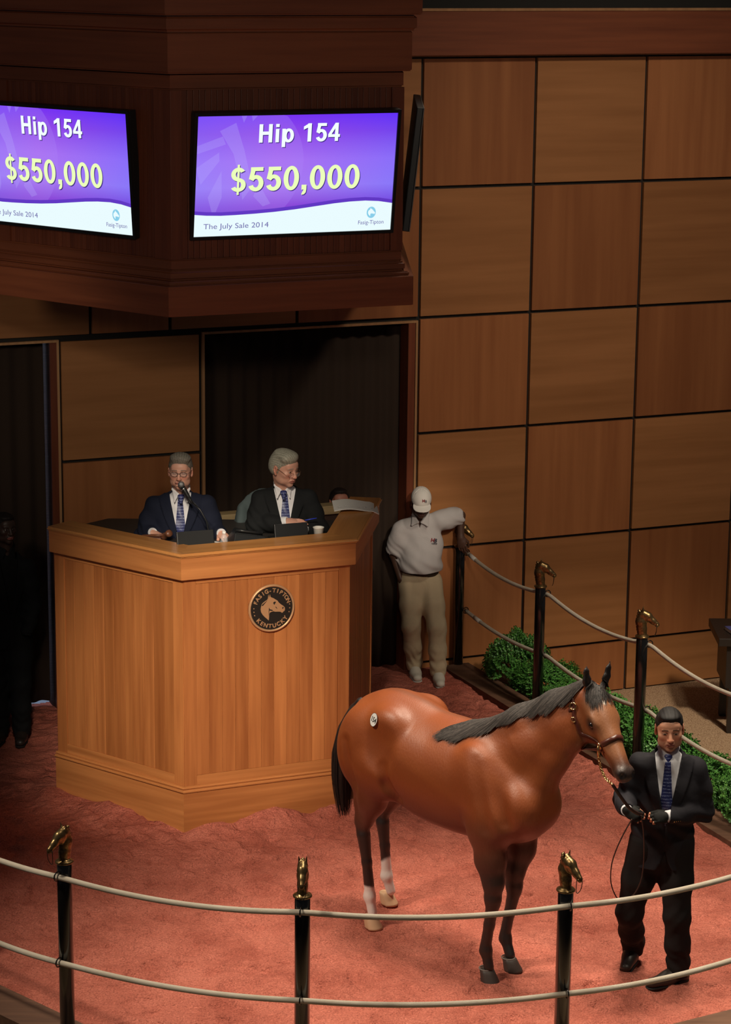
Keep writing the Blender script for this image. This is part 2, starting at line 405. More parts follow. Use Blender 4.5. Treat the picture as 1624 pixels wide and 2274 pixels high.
# a lit passage behind the left doorway, seen only through the gaps round the drape
pw = nmat('pale_passage_wall', (.55, .6, .66), .8)
frame_obj('wall_passage', MB().box(-6.4, -2.4, 2.6, 2.7, -.1, 3.6).box(-2.5, -2.4, .25, 2.6, -.1, 3.6).box(-6.4, -6.3, .25, 2.6, -.1, 3.6), pw)
frame_obj('floor_passage', MB().box(-6.4, 1.4, .2, 2.7, -.12, -.02), pw)
frame_obj('ceiling_passage', MB().box(-6.4, 1.4, .25, 2.7, 3.5, 3.6), pw)
frame_obj('wall_passage_dark', MB().box(-2.3, 1.4, 1.5, 1.6, -.1, 3.6).box(1.3, 1.4, .25, 1.5, -.1, 3.6), nmat('dark_wall', (.02, .016, .014), .9))
ld = bpy.data.lights.new('passage_lamp', 'AREA'); ld.energy = 42; ld.size = 1.6; ld.color = (.7, .8, 1)
lo = bpy.data.objects.new('passage_lamp', ld); col.objects.link(lo); lo.matrix_world = wallo.matrix_basis @ Matrix.Translation((-4.4, 1.5, 3.4))
# drapes in both doorways: pleated cloth
def drape(s0, s1, z0, z1, label, loc_y=.16):
    nx = int((s1 - s0) / .012); V = []; F = []
    for i in range(nx + 1):
        s = s0 + (s1 - s0) * i / nx
        for j, z in enumerate((z0, z0 + .3, (z0 + z1) / 2, z1)):
            amp = (.022, .02, .016, .012)[j]
            V.append((s, loc_y + amp * math.sin(s * 2 * PI / .14 + .7 * math.sin(s * 5)) , z))
    for i in range(nx):
        for j in range(3): F.append((i * 4 + j, i * 4 + 4 + j, i * 4 + 5 + j, i * 4 + 1 + j))
    o = obj('curtain', mesh_from('curtain', V, F, drape_m, True)); md = o.modifiers.new('t', 'SOLIDIFY'); md.thickness = .006
    o.location = wallo.location; o.rotation_euler = wallo.rotation_euler
    return tag(o, label, 'curtain')
drape(-6.1, -2.973, .035, 3.04, 'black drape filling the doorway at the left edge, light leaking round it')
drape(-1.65, .15, .012, 3.04, 'black drape filling the tall doorway behind the seated men')
# soffit above the wall
so = MB().box(-6.6, 6.2, -.12, .03, 5.262, 5.62, .004); sof = frame_obj('trim_5', so, cherry_x)
frame_obj('trim_6', MB().box(-6.6, 6.2, -.13, -.1, 5.62, 5.642).box(-6.6, 6.2, -.02, .03, 5.246, 5.262), lighttrim)
frame_obj('wall_upper', MB().box(-6.6, 6.2, 1.2, 1.3, 5.6, 9.5), nmat('dark_upper', (.006, .006, .005), .9))
frame_obj('ceiling', MB().box(-9, 9, -22, 3.2, 10.4, 10.6), nmat('dark_ceiling', (.02, .016, .013), .9))

# ---------------- ring line, kerb, floors
posts = {'f0': (-2.73, 13.9), 'f1': (-1.683, 12.92), 'f2': (-.323, 12.454), 'f3': (1.126, 12.576), 'f4': (2.42, 13.3), 'p5': (3.05, 14.65), 'p4': (2.75, 16.15), 'p3': (2.093, 17.608), 'p2': (1.424, 19.032), 'p1': (.82, 20.36)}
ringline = [(-3.9, 17.6), (-3.75, 16.6), (-3.4, 15.2)] + [posts[k] for k in ('f0', 'f1', 'f2', 'f3', 'f4', 'p5', 'p4', 'p3', 'p2', 'p1')]
def offset_line(pts, d):
    out = []
    for i, p in enumerate(pts):
        p = Vector(p); ns = []
        for a, b in ((i - 1, i), (i, i + 1)):
            if a < 0 or b >= len(pts): continue
            t = (Vector(pts[b]) - Vector(pts[a])).normalized(); ns.append(Vector((t.y, -t.x)))
        n = sum(ns, Vector((0, 0))).normalized(); k = 1 / max(.5, n.dot(ns[0])); out.append(p + n * d * k)
    return out          # positive = outward (line runs anticlockwise round the ring)
inn = offset_line(ringline, -.16); outl = offset_line(ringline, .10)
kerb = tag(empty('ring_kerb', (0, 14, 0)), 'low brown timber kerb edging the red sale ring under the posts', 'kerb')
for i in range(len(ringline) - 1):
    a, b, c, d = inn[i], inn[i + 1], outl[i + 1], outl[i]
    t = (b - a).normalized() * .004
    mb = MB(); mb.prism([(a + t).to_tuple(), (d + t).to_tuple(), (c - t).to_tuple(), (b - t).to_tuple()], -.42, .035)
    o = mb.build('beam', curbwood, kerb); o.location = (0, -14, 0)
    o.data.transform(Matrix.Translation((0, 0, 0)))
# sand: a displaced grid kept inside the kerb
def in_poly(x, y, poly):
    r = np.zeros(x.shape, bool); n = len(poly)
    for i in range(n):
        x1, y1 = poly[i]; x2, y2 = poly[(i + 1) % n]
        c = ((y1 > y) != (y2 > y)) & (x < (x2 - x1) * (y - y1) / (y2 - y1 + 1e-12) + x1); r ^= c
    return r
poly = [p.to_tuple() for p in offset_line(ringline, -.13)] + [(.55, 20.6), (-4.3, 18.6)]
hs = .022; xs = np.arange(-4.2, 3.2, hs); ys = np.arange(12.2, 20.7, hs)
X, Y = np.meshgrid(xs, ys, indexing='ij')
def vnoise(X, Y, s, seed):
    rs = np.random.RandomState(seed); g = rs.rand(400, 400); u = (X + 50) / s; v = (Y + 50) / s
    i = np.floor(u).astype(int); j = np.floor(v).astype(int); fu = u - i; fv = v - j; fu = fu * fu * (3 - 2 * fu); fv = fv * fv * (3 - 2 * fv)
    G = lambda a, b: g[a % 400, b % 400]
    return (G(i, j) * (1 - fu) + G(i + 1, j) * fu) * (1 - fv) + (G(i, j + 1) * (1 - fu) + G(i + 1, j + 1) * fu) * fv
a_ = .5; Xr = X * math.cos(a_) + Y * math.sin(a_); Yr = -X * math.sin(a_) + Y * math.cos(a_)
Z = .030 * (vnoise(X, Y, .55, 1) - .5) + .024 * (vnoise(Xr, Yr, .19, 2) - .5) + .013 * (vnoise(X, Y, .09, 3) - .5) + .008 * (vnoise(Xr, Y, .045, 4) - .5)
rs = np.random.RandomState(11)
for k in range(900):                                  # hoof and shoe prints, scuffs
    cx = rs.uniform(-3.6, 2.6); cy = rs.uniform(12.6, 19.8); r = rs.uniform(.03, .085); an = rs.uniform(0, PI); el = rs.uniform(1., 2.)
    i0, i1 = np.searchsorted(xs, (cx - .3, cx + .3)); j0, j1 = np.searchsorted(ys, (cy - .3, cy + .3))
    dx = X[i0:i1, j0:j1] - cx; dy = Y[i0:i1, j0:j1] - cy
    u = (dx * math.cos(an) + dy * math.sin(an)) / el; v = -dx * math.sin(an) + dy * math.cos(an); q = np.sqrt(u * u + v * v) / r
    Z[i0:i1, j0:j1] += rs.uniform(.4, 1.2) * (-.016 * np.exp(-q ** 4) + .010 * np.exp(-((q - 1.25) / .28) ** 2))
# footing is banked up along the stand, lowest at its front corner
RF = np.array((-1.262, 16.29)); RL = np.array((-2.29, 16.98)); RR = np.array((-.09, 16.75))
def seg_d(px, py, a, b):
    ab = b - a; t = np.clip(((px - a[0]) * ab[0] + (py - a[1]) * ab[1]) / (ab @ ab), 0, 1); return np.hypot(px - a[0] - ab[0] * t, py - a[1] - ab[1] * t), t
for a, b, hgt in ((RF, RL, .055), (RF, RR, .075)):
    d, t = seg_d(X, Y, a, b); Z += hgt * np.clip(t * 3.2, 0, 1) * np.exp(-(d / .13) ** 2) * (.8 + .5 * np.sin(t * 13 + 1))
mid = in_poly(X, Y, poly)
idx = np.full(X.shape, -1); sel = mid.copy(); idx[sel] = np.arange(sel.sum())
q = np.stack([idx[:-1, :-1], idx[1:, :-1], idx[1:, 1:], idx[:-1, 1:]], -1).reshape(-1, 4); q = q[(q >= 0).all(1)]
Vs = np.stack([X[sel], Y[sel], Z[sel]], 1)
sand_o = tag(obj('floor', mesh_from('floor', Vs, q, sand_m, True)), kind='structure')
def sandz(x, y):
    i = int(round((x - xs[0]) / hs)); j = int(round((y - ys[0]) / hs)); return float(Z[i, j])
tag(MB().prism([p.to_tuple() for p in offset_line(ringline, -.17)], -.4, -.09).build('floor_base', nmat('footing_base', (.3, .1, .07), .9)), kind='structure')
tag(MB().box(-9, 9, -1, 24.5, -.52, -.42).build('floor_carpet', carpet_m), kind='structure')
# platform ground between sand and the left doorway
tag(MB().box(-9, -3.9, 14, 21, -.42, -.04).build('floor_left', sand_m), kind='structure')

# ================================================================== AUCTION STAND
st = tag(empty('auction_stand', (-1.262, 16.29, 0)), 'tall maple auctioneers\' stand with beadboard faces and a round bronze emblem', 'stand')
FRa, LFa, RBa = R(22.5), R(-37.5), R(82.5); SL = 1.25
def face_frame(org, ang, parent):          # an un-named helper matrix: x along the face, -y outward
    return Matrix.Translation(org) @ Matrix.Rotation(ang, 4, 'Z')
F0 = Vector((0, 0, 0)); dl = Vector((math.cos(LFa), math.sin(LFa), 0)); L0 = -dl * SL
dr = Vector((math.cos(FRa), math.sin(FRa), 0)); R0 = dr * SL; db = Vector((math.cos(RBa), math.sin(RBa), 0)); B0 = R0 + db * 1.28
faces_ = [(L0, LFa, SL, 11), (F0, FRa, SL, 11), (R0, RBa, 1.28, 12)]
def poly_off(d, ends=True):
    pts = [L0, F0, R0, B0]; o = offset_line([(p.x, p.y) for p in pts], d); return o
def ring_prism(d_out, d_in, z0, z1, name, mat, parent, bev=0):
    o = poly_off(d_out); i = poly_off(d_in)
    mb = MB(); mb.prism([p.to_tuple() for p in o] + [p.to_tuple() for p in i[::-1]], z0, z1)
    if bev:
        es = [e for e in mb.bm.edges if abs(e.verts[0].co.z - z1) < 1e-5 and abs(e.verts[1].co.z - z1) < 1e-5 or (abs(e.verts[0].co.z - z0) < 1e-5 and abs(e.verts[1].co.z - z0) < 1e-5)]
        bmesh.ops.bevel(mb.bm, geom=es, offset=bev, segments=3, affect='EDGES')
    return mb.build(name, mat, parent)
def seg_part(name, k, x0, x1, y0, y1, z0, z1, mat, bev=.002, parent=st, mit=(0, 0)):
    org, ang, ln, n = faces_[k]
    o = MB().box(x0, x1, y0, y1, z0, z1, bev).build(name, mat, parent); o.location = org; o.rotation_euler = (0, 0, ang); return o
# body core
ring_prism(-.012, -.05, 0, 1.86, 'core', maple_x, st)
for k, (org, ang, ln, n) in enumerate(faces_):
    sw = (.10, .095, .05)[k]; s1 = (.095, .085, .05)[k]
    seg_part('stile', k, 0.003, sw, -.0, .02, .34, 1.857, maple_z); seg_part('stile', k, ln - s1, ln - .003, -.0, .02, .34, 1.857, maple_z)
    seg_part('rail', k, sw, ln - s1, 0, .02, 1.815, 1.857, maple_x); seg_part('rail', k, sw, ln - s1, 0, .02, .34, .41, maple_x)
    pw_ = (ln - sw - s1) / n
    for i in range(n):
        seg_part('plank', k, sw + i * pw_ + .0012, sw + (i + 1) * pw_ - .0012, .007, .03, .41, 1.815, maple_z, .0035)
# plinth, cap mouldings, fascia, ledge (mitred round the corners)
def mitred(k, d0, d1, z0, z1, name, mat, bev=.003):
    """one straight length of moulding on face k between offsets d0 (outer) and d1 (inner), cut on the mitre"""
    o = poly_off(d0); i = poly_off(d1); org, ang, ln, n = faces_[k]
    M = face_frame(org, ang, None).inverted(); pts = [M @ Vector((*p, 0)) for p in (o[k], o[k + 1], i[k + 1], i[k])]
    mb = MB(); mb.prism([(p.x, p.y) for p in pts][::1], z0, z1)
    if bev: bmesh.ops.bevel(mb.bm, geom=[e for e in mb.bm.edges if abs(e.verts[0].co.z - e.verts[1].co.z) < 1e-6 and abs(e.verts[0].co.y - e.verts[1].co.y) < 1e-3], offset=bev, segments=3, affect='EDGES')
    r = mb.build(name, mat, st); r.location = org; r.rotation_euler = (0, 0, ang); return r
for k in range(3):
    mitred(k, .022, -.01, -.08, .295, 'plinth', maple_x, .004)
    mitred(k, .034, -.01, .297, .318, 'plinth_moulding', maple_x, .006); mitred(k, .024, -.01, .318, .34, 'plinth_moulding', maple_x, .008)
    mitred(k, .045, -.01, 1.858, 2.02, 'fascia', maple_x, .004)
    mitred(k, .065, -.19, 2.02, 2.05, 'ledge', maple_y, .012)
# inner desk and raised floor
def inner(d, name, z0, z1, mat, back=1.0):
    p = [v.to_tuple() for v in poly_off(d)]; dbk = Vector((math.cos(R(82.5)), math.sin(R(82.5)))) * back
    pts = p[:3] + [(p[2][0] + dbk.x, p[2][1] + dbk.y), (p[0][0] + dbk.x * .75 + .2, p[0][1] + dbk.y * .5)]
    return MB().prism(pts, z0, z1).build(name, mat, st)
darkdesk = nmat('dark_desk_top', (.03, .026, .024), .5)
inner(-.15, 'desk_top', 1.97, 2.0, darkdesk, .62)
inner(-.06, 'platform', 1.05, 1.15, cherry_x, 1.25)
# emblem
em = empty('emblem', (0, 0, 0)); em.parent = st
ep = (dr * .651); em.location = (ep.x, ep.y, 1.59); em.rotation_euler = (PI / 2, 0, FRa)   # local x along face, y up, z out
embl_black = nmat('emblem_ground', (.012, .011, .009), .45); embl_b = nmat('emblem_bronze', (.60, .35, .18), .4, .45)
em_disc = MB().lathe([(.155, .0), (.158, .014), (.158, .016)], 64).mesh('disc', embl_black); o_ = obj('disc', em_disc, em)
rim = MB().lathe([(.156, -.0), (.172, .0), (.174, .012), (.170, .022), (.162, .024), (.156, .017), (.156, -.0)], 72, cap=False).mesh('rim', embl_b, True); obj('rim', rim, em)
items = []
def arc_text(s, rad, a0, a1, size, flip=False):
    for i, ch in enumerate(s):
        if ch == ' ': continue
        a = a0 + (a1 - a0) * i / (len(s) - 1); me = text_mesh(ch, size, .0008, .003, 'CENTER')
        rot = a - PI / 2 if not flip else a + PI / 2; rr = rad if not flip else rad + size * .62
        items.append((me, Matrix.Translation((rr * math.cos(a), rr * math.sin(a), .018)) @ Matrix.Rotation(rot, 4, 'Z')))
arc_text('FASIG-TIPTON', .117, R(158), R(20), .041); arc_text('KENTUCKY', .117, R(220), R(322), .041, True)
dm = MB().lathe([(.004, 0), (.004, .004)], 12).mesh('d')
for a in (176, 187, 198): items.append((dm, Matrix.Translation((.135 * math.cos(R(a)), .135 * math.sin(R(a)), .016))))
for a in (8, -4, -16): items.append((dm, Matrix.Translation((.135 * math.cos(R(a)), .135 * math.sin(R(a)), .016))))
obj('lettering', merge_meshes('lettering', items, embl_b), em)
# the horse's head in the roundel, traced in units of the roundel's radius (x right, y up)
HEADP = [(-.15, .60), (-.12, .46), (-.085, .60), (-.06, .50), (-.03, .47), (.08, .42), (.16, .36), (.24, .31), (.30, .22), (.40, .13), (.50, .06), (.56, -.01), (.57, -.09), (.55, -.16), (.50, -.18), (.47, -.225), (.42, -.22), (.38, -.18), (.28, -.165), (.14, -.155), (.05, -.13), (-.03, -.15), (-.09, -.17), (-.12, -.22), (-.125, -.36), (-.14, -.50), (-.20, -.44), (-.30, -.35), (-.40, -.24), (-.47, -.12), (-.49, .0), (-.47, .10), (-.44, .20), (-.40, .25), (-.30, .32), (-.20, .38), (-.17, .44), (-.165, .52)]
def flat_poly(name, pts, z0, z1, mat, sx=1., parent=None):
    mb = MB(); b = [mb.bm.verts.new((x * sx, y * sx, z0)) for x, y in pts]; t = [mb.bm.verts.new((x * sx, y * sx, z1)) for x, y in pts]; n = len(pts)
    for i in range(n): mb.bm.faces.new((b[i], b[(i + 1) % n], t[(i + 1) % n], t[i]))
    f = mb.bm.faces.new(t); bmesh.ops.triangulate(mb.bm, faces=[f]); return mb.build(name, mat, parent)
flat_poly('horse_relief', HEADP, .016, .021, embl_b, .172, em)
cuts = [[(.06, .26), (.12, .28), (.18, .26), (.14, .2), (.10, .14), (.06, .2)], [(.44, -.02), (.48, .02), (.52, .0), (.47, -.08)], [(-.12, -.02), (.0, -.06), (.06, -.1), (0, -.11), (-.1, -.08)], [(-.13, .05), (-.10, .0), (-.13, -.2), (-.15, -.3)], [(.16, .06), (.2, .03), (.24, -.04), (.22, -.03), (.15, .04)], [(-.46, .16), (-.42, .2), (-.2, .36), (-.24, .31), (-.4, .14)]]
for c_ in cuts: flat_poly('engraved_line', c_, .0208, .0216, embl_black, .172, em)

# ================================================================== OVERHEAD SCREEN HOUSING
OH = tag(empty('screen_housing', (-1.336, 16.2, 3.7)), 'dark cherry panelled housing hanging over the stand, carrying the two lit screens', 'housing')
OS = 1.79; oF = Vector((0, 0, 0)); oL = -dl * OS; oR = dr * OS; bk = Vector((math.cos(R(93)), math.sin(R(93)), 0))
bR = R(91.5); oB = oR + Vector((math.cos(bR), math.sin(bR), 0)) * 2.9; oLB = oL + Vector((math.cos(R(88)), math.sin(R(88)), 0)) * 1.0
opts = [oLB, oL, oF, oR, oB]; oang = [None, LFa, FRa, bR]
def o_off(d): return offset_line([(p.x, p.y) for p in opts], d)
def o_mitre(k, d0, d1, z0, z1, name, mat, bev=.004):
    a, b = o_off(d0), o_off(d1); e = opts[k + 1] - opts[k]; ang = math.atan2(e.y, e.x)
    M = face_frame(opts[k], ang, None).inverted(); pts = [M @ Vector((*p, 0)) for p in (a[k], a[k + 1], b[k + 1], b[k])]
    mb = MB(); mb.prism([(p.x, p.y) for p in pts], z0, z1)
    if bev: bmesh.ops.bevel(mb.bm, geom=[q for q in mb.bm.edges if abs(q.verts[0].co.z - q.verts[1].co.z) < 1e-6 and abs(q.verts[0].co.y - q.verts[1].co.y) < 1e-3], offset=bev, segments=3, affect='EDGES')
    r = mb.build(name, mat, OH); r.location = opts[k]; r.rotation_euler = (0, 0, ang); return r
for k in range(4):
    o_mitre(k, .0, -.06, .0, .205, 'fascia', cherry_x)
    o_mitre(k, -.03, -.16, .205, .235, 'ledge', cherry_x, .008)
    o_mitre(k, -.06, -.16, .235, .30, 'moulding', cherry_x, .015)
    o_mitre(k, -.085, -.16, .30, .375, 'moulding', cherry_x, .01)
    o_mitre(k, -.085, -.16, 1.50, 1.61, 'moulding', cherry_x, .012)
    o_mitre(k, -.03, -.16, 1.61, 1.88, 'crown', cherry_x, .01)
    o_mitre(k, -.0, -.16, 1.88, 1.99, 'crown', cherry_x, .02)
    o_mitre(k, .035, -.16, 1.99, 3.0, 'crown', cherry_x, .01)
# backing and underside
pp = [p.to_tuple() for p in o_off(-.15)]
MB().prism(pp + [(oB.x - 1.2, oB.y - .3), (oLB.x + .2, oLB.y + .3)][:1], .1, 3.0).build('core', black_gap, OH)
for k in (1, 2):
    e = opts[k + 1] - opts[k]; ang = math.atan2(e.y, e.x); ln = e.length
    def hp(name, x0, x1, y0, y1, z0, z1, mat, bev=.002):
        o = MB().box(x0, x1, y0, y1, z0, z1, bev).build(name, mat, OH); o.location = opts[k]; o.rotation_euler = (0, 0, ang)
    s0, s1 = (.20, .20) if k == 1 else (.13, .14)
    hp('stile', .05, s0, .085, .13, .375, 1.5, cherry_z); hp('stile', ln - s1, ln - .05, .085, .13, .375, 1.5, cherry_z)
    n = 36; pw_ = (ln - s0 - s1) / n
    for i in range(n): hp('plank', s0 + i * pw_ + .001, s0 + (i + 1) * pw_ - .001, .1, .125, .375, 1.5, cherry_z, .003)
# a third display on the right flank, seen edge-on from the front
t3 = tag(empty('side_screen', tuple(OH.location + oR + Vector((-.005, .08, .93)))), 'black display on the right flank of the housing, seen edge-on', 'screen')
t3.rotation_euler = (0, R(6), 0)
MB().box(-.03, .015, 0, 1.46, -.43, .43, .006).build('casing', blackplastic, t3)
MB().box(.015, .022, .0, 1.46, -.43, .43, .002).build('bezel', nmat('grey_bezel', (.12, .115, .11), .4), t3)
# ---------------- screens
def emis(name, c, s=1.):
    if name in MATS: return MATS[name]
    mt = bpy.data.materials.new(name); mt.use_nodes = True; nt = mt.node_tree; nt.nodes.remove(nt.nodes['Principled BSDF'])
    e = nt.nodes.new('ShaderNodeEmission'); e.inputs[0].default_value = (*c, 1); e.inputs[1].default_value = s; nt.links.new(e.outputs[0], nt.nodes['Material Output'].inputs[0]); MATS[name] = mt; return mt
def screen_grad():
    mt = emis('screen_violet', (.3, .15, .9)); nt = mt.node_tree; e = nt.nodes['Emission']
    tc = nt.nodes.new('ShaderNodeTexCoord'); sp = nt.nodes.new('ShaderNodeSeparateXYZ'); nt.links.new(tc.outputs['Object'], sp.inputs[0])
    r = nt.nodes.new('ShaderNodeValToRGB'); mr = nt.nodes.new('ShaderNodeMapRange'); mr.inputs[1].default_value = -.41; mr.inputs[2].default_value = .41
    nt.links.new(sp.outputs[1], mr.inputs[0]); nt.links.new(mr.outputs[0], r.inputs[0]); cr = r.color_ramp
    for p, c in ((.14, (.13, .035, .55)), (.24, (.20, .075, .74)), (.40, (.30, .22, .95)), (.62, (.30, .18, .95)), (.85, (.21, .07, .85))):
        q = cr.elements.new(p); q.color = (*c, 1)
    cr.elements[0].color = (.1, .03, .5, 1); cr.elements[-1].color = (.14, .035, .95, 1)
    r2 = nt.nodes.new('ShaderNodeValToRGB'); m2 = nt.nodes.new('ShaderNodeMapRange'); m2.inputs[1].default_value = -.73; m2.inputs[2].default_value = .73
    nt.links.new(sp.outputs[0], m2.inputs[0]); nt.links.new(m2.outputs[0], r2.inputs[0]); r2.color_ramp.elements[0].color = (1.0, 1., 1, 1); r2.color_ramp.elements[-1].color = (.85, .85, 1, 1); q = r2.color_ramp.elements.new(.4); q.color = (1.35, .9, .93, 1)
    mx = nt.nodes.new('ShaderNodeMix'); mx.data_type = 'RGBA'; mx.blend_type = 'MULTIPLY'; mx.inputs[0].default_value = 1
    nt.links.new(r.outputs[0], mx.inputs[6]); nt.links.new(r2.outputs[0], mx.inputs[7]); nt.links.new(mx.outputs[2], e.inputs[0]); return mt
sg = screen_grad(); ew = emis('screen_white', (.82, .97, 1.), 1.); et = emis('screen_title', (.86, 1., .98), 1.05); ey = emis('screen_yellow', (.84, 1., .50), 1.); esh = emis('screen_shadow', (.05, .02, .22), 1.)
ept = emis('screen_small_print', (.16, .15, .42), 1.); elg = emis('screen_logo_blue', (.25, .62, .82), 1.); 
def film(name, c, a):
    mt = emis(name, c); nt = mt.node_tree; e = nt.nodes['Emission']; t = nt.nodes.new('ShaderNodeBsdfTransparent'); m = nt.nodes.new('ShaderNodeMixShader'); m.inputs[0].default_value = a
    nt.links.new(t.outputs[0], m.inputs[1]); nt.links.new(e.outputs[0], m.inputs[2]); nt.links.new(m.outputs[0], nt.nodes['Material Output'].inputs[0]); return mt
egh = film('watermark_film', (.42, .24, .95), .22); egh2 = film('watermark_film_light', (.50, .42, 1.), .22)
SW, SH = 1.44, .82
def U(u, v): return ((u - .5) * SW, (.5 - v) * SH)
GW = {'H': .93, 'i': .40, 'p': .80, ' ': .42, '1': .74, '5': .74, '4': .74, '$': .74, '0': .74, ',': .37}
def glyph(c):
    '''bold grotesque capitals and figures as flat quads; cap height 1'''
    Q = []; T_ = .205
    def bar(x0, x1, y0, y1): Q.append([(x0, y0), (x1, y0), (x1, y1), (x0, y1)])
    def arc(cx, cy, rx, ry, a0, a1, t=T_, tv=.165, n=22):
        for i in range(n):
            a, b = R(a0 + (a1 - a0) * i / n), R(a0 + (a1 - a0) * (i + 1) / n); P_ = []
            for an, o in ((a, 1), (b, 1), (b, 0), (a, 0)): P_.append((cx + math.cos(an) * (rx - (0 if o else t)), cy + math.sin(an) * (ry - (0 if o else tv))))
            Q.append(P_)
    def pl(*p): Q.append(list(p))
    if c == 'H': bar(.09, .30, 0, 1); bar(.63, .84, 0, 1); bar(.30, .63, .42, .60)
    elif c == 'i': bar(.10, .30, 0, .73); bar(.10, .30, .83, 1)
    elif c == 'p': bar(.07, .27, -.27, .73); arc(.44, .36, .31, .385, 0, 360, .2, .155)
    elif c == '1': bar(.32, .53, 0, 1); pl((.08, .66), (.08, .83), (.37, 1), (.40, .80)); 
    elif c == '5': bar(.14, .66, .84, 1); pl((.14, .84), (.33, .84), (.27, .56), (.07, .50)); arc(.365, .33, .325, .345, 150, -158)
    elif c == '4': bar(.42, .61, 0, 1); bar(.03, .71, .22, .375); pl((.03, .375), (.22, .375), (.47, 1), (.42, 1)) ; pl((.22, .375), (.03, .375), (.42, 1), (.42, .70))
    elif c == '0': arc(.37, .5, .325, .515, 0, 360, .2, .155, 36)
    elif c == '$': arc(.37, .715, .30, .285, 30, 270, .19, .15); arc(.37, .275, .32, .29, 90, -152, .19, .15); bar(.325, .415, -.14, 1.12)
    elif c == ',': bar(.08, .29, 0, .205); pl((.17, .01), (.29, .01), (.27, -.12), (.20, -.20)); pl((.20, -.20), (.09, -.22), (.09, -.16), (.17, .0))
    return Q
def screen(loc, ang, tilt, label):
    s = tag(empty('display_screen', loc), label, 'screen', 'sale screens on the housing')
    s.rotation_euler = (PI / 2, 0, ang); s.rotation_mode = 'XYZ'
    s.matrix_basis = Matrix.Translation(loc) @ Matrix.Rotation(ang, 4, 'Z') @ Matrix.Rotation(PI / 2 + tilt, 4, 'X')
    w, h, b = SW / 2, SH / 2, .022
    c = MB().box(-w - b, w + b, -h - b, h + b, -.07, -.012, .004).build('casing', blackplastic, s)
    z = .0
    bz = MB(); bz.box(-w - b, w + b, h, h + b, -.012, .012).box(-w - b, w + b, -h - b, -h, -.012, .012).box(-w - b, -w, -h, h, -.012, .012).box(w, w + b, -h, h, -.012, .012); bz.build('bezel', blackplastic, s)
    p = MB(); p.box(-w, w, -h, h, -.012, .0); p.build('panel', sg, s)
    # ghosted roundel with the horse's head
    cx, cy = U(.22, .40); rad = .45
    pts = []
    for i in range(64):
        a = 2 * PI * i / 64; x = max(-w, min(w, cx + rad * math.cos(a))); y = max(-h + .02, min(h, cy + rad * math.sin(a))); pts.append((x, y))
    def gpoly(nm, pts, z, mat): return flat_poly(nm, pts, z - .0004, z, mat, 1., s)
    cut = lambda P: [(max(-w + .001, min(w, x)), max(-h + .001, min(h - .001, y))) for x, y in P]
    gpoly('watermark', cut(pts), .0008, egh)
    for strip in ([(-.35, .5), (-.1, .62), (.05, .2), (.2, -.35), (.05, -.55), (-.02, -.2), (-.12, .15)], [(-.8, .28), (-.3, .42), (-.25, .3), (-.78, .16)], [(-.72, -.05), (-.35, .18), (-.34, .05), (-.62, -.3)], [(-.5, -.5), (-.3, -.1), (-.28, -.5), (-.4, -.82)], [(.3, -.3), (.42, -.5), (.5, -.62), (.38, -.66), (.22, -.5)], [(-.02, .95), (.02, .62), (.07, .9)], [(.14, .95), (.16, .64), (.24, .9)]):
        gpoly('watermark_stroke', cut([(cx + x * rad, cy + y * rad) for x, y in strip]), .0012, egh2)
    # white wave
    wv = [(0, .815), (.06, .825), (.13, .83), (.2, .828), (.3, .822), (.4, .812), (.5, .797), (.6, .777), (.7, .757), (.78, .746), (.86, .742), (.93, .75), (1, .77)]
    gpoly('wave_band', [U(u, v) for u, v in wv] + [U(1, 1), U(0, 1)], .0022, ew)
    gpoly('wave_shade', [U(u, v - .03) for u, v in wv] + [U(u, v) for u, v in wv[::-1]], .0017, emis('screen_wave_edge', (.12, .04, .55), 1.))
    def txt(nm, body, u0, u1, v0, v1, mat, bold, z, dx=0, dy=0):
        me = text_mesh(body, 1., bold, .0002); co = np.empty(len(me.vertices) * 3, np.float32); me.vertices.foreach_get('co', co); co = co.reshape(-1, 3)
        x0, x1 = co[:, 0].min(), co[:, 0].max()
        cap = text_mesh('H', 1., bold, .0002); cc = np.empty(len(cap.vertices) * 3, np.float32); cap.vertices.foreach_get('co', cc); cc = cc.reshape(-1, 3); y0, y1 = cc[:, 1].min(), cc[:, 1].max()
        X0, Y1 = U(u0, v0); X1, Y0 = U(u1, v1)
        co[:, 0] = (co[:, 0] - x0) / (x1 - x0) * (X1 - X0) + X0 + dx; co[:, 1] = (co[:, 1] - y0) / (y1 - y0) * (Y1 - Y0) + Y0 + dy; co[:, 2] = z + (co[:, 2] > 0) * .0004
        me.vertices.foreach_set('co', co.ravel()); me.materials.clear(); me.materials.append(mat); me.name = nm; me.update(); obj(nm, me, s)
    for body, u0, u1, v0, v1, m_ in (('Hip 154', .30, .707, .075, .227, et), ('$550,000', .172, .822, .43, .63, ey)):
        X0, Y1 = U(u0, v0); X1, Y0 = U(u1, v1); total = sum(GW[c] for c in body); kx = (X1 - X0) / (total - .1); ky = Y1 - Y0; x = X0 - .05 * kx
        for c in body:
            if c != ' ':
                for dx, dy, zz, mm, nm in ((.006, -.006, .003, esh, 'character_shadow'), (0, 0, .0042, m_, 'character')):
                    bm_ = bmesh.new()
                    for quad in glyph(c):
                        vs = [bm_.verts.new((x + px * kx + dx, Y0 + py * ky + dy, zz)) for px, py in quad]; bm_.faces.new(vs)
                    bmesh.ops.remove_doubles(bm_, verts=bm_.verts[:], dist=1e-5)
                    me = bpy.data.meshes.new(nm); bm_.to_mesh(me); bm_.free(); me.materials.append(mm); obj(nm, me, s)
            x += GW[c] * kx
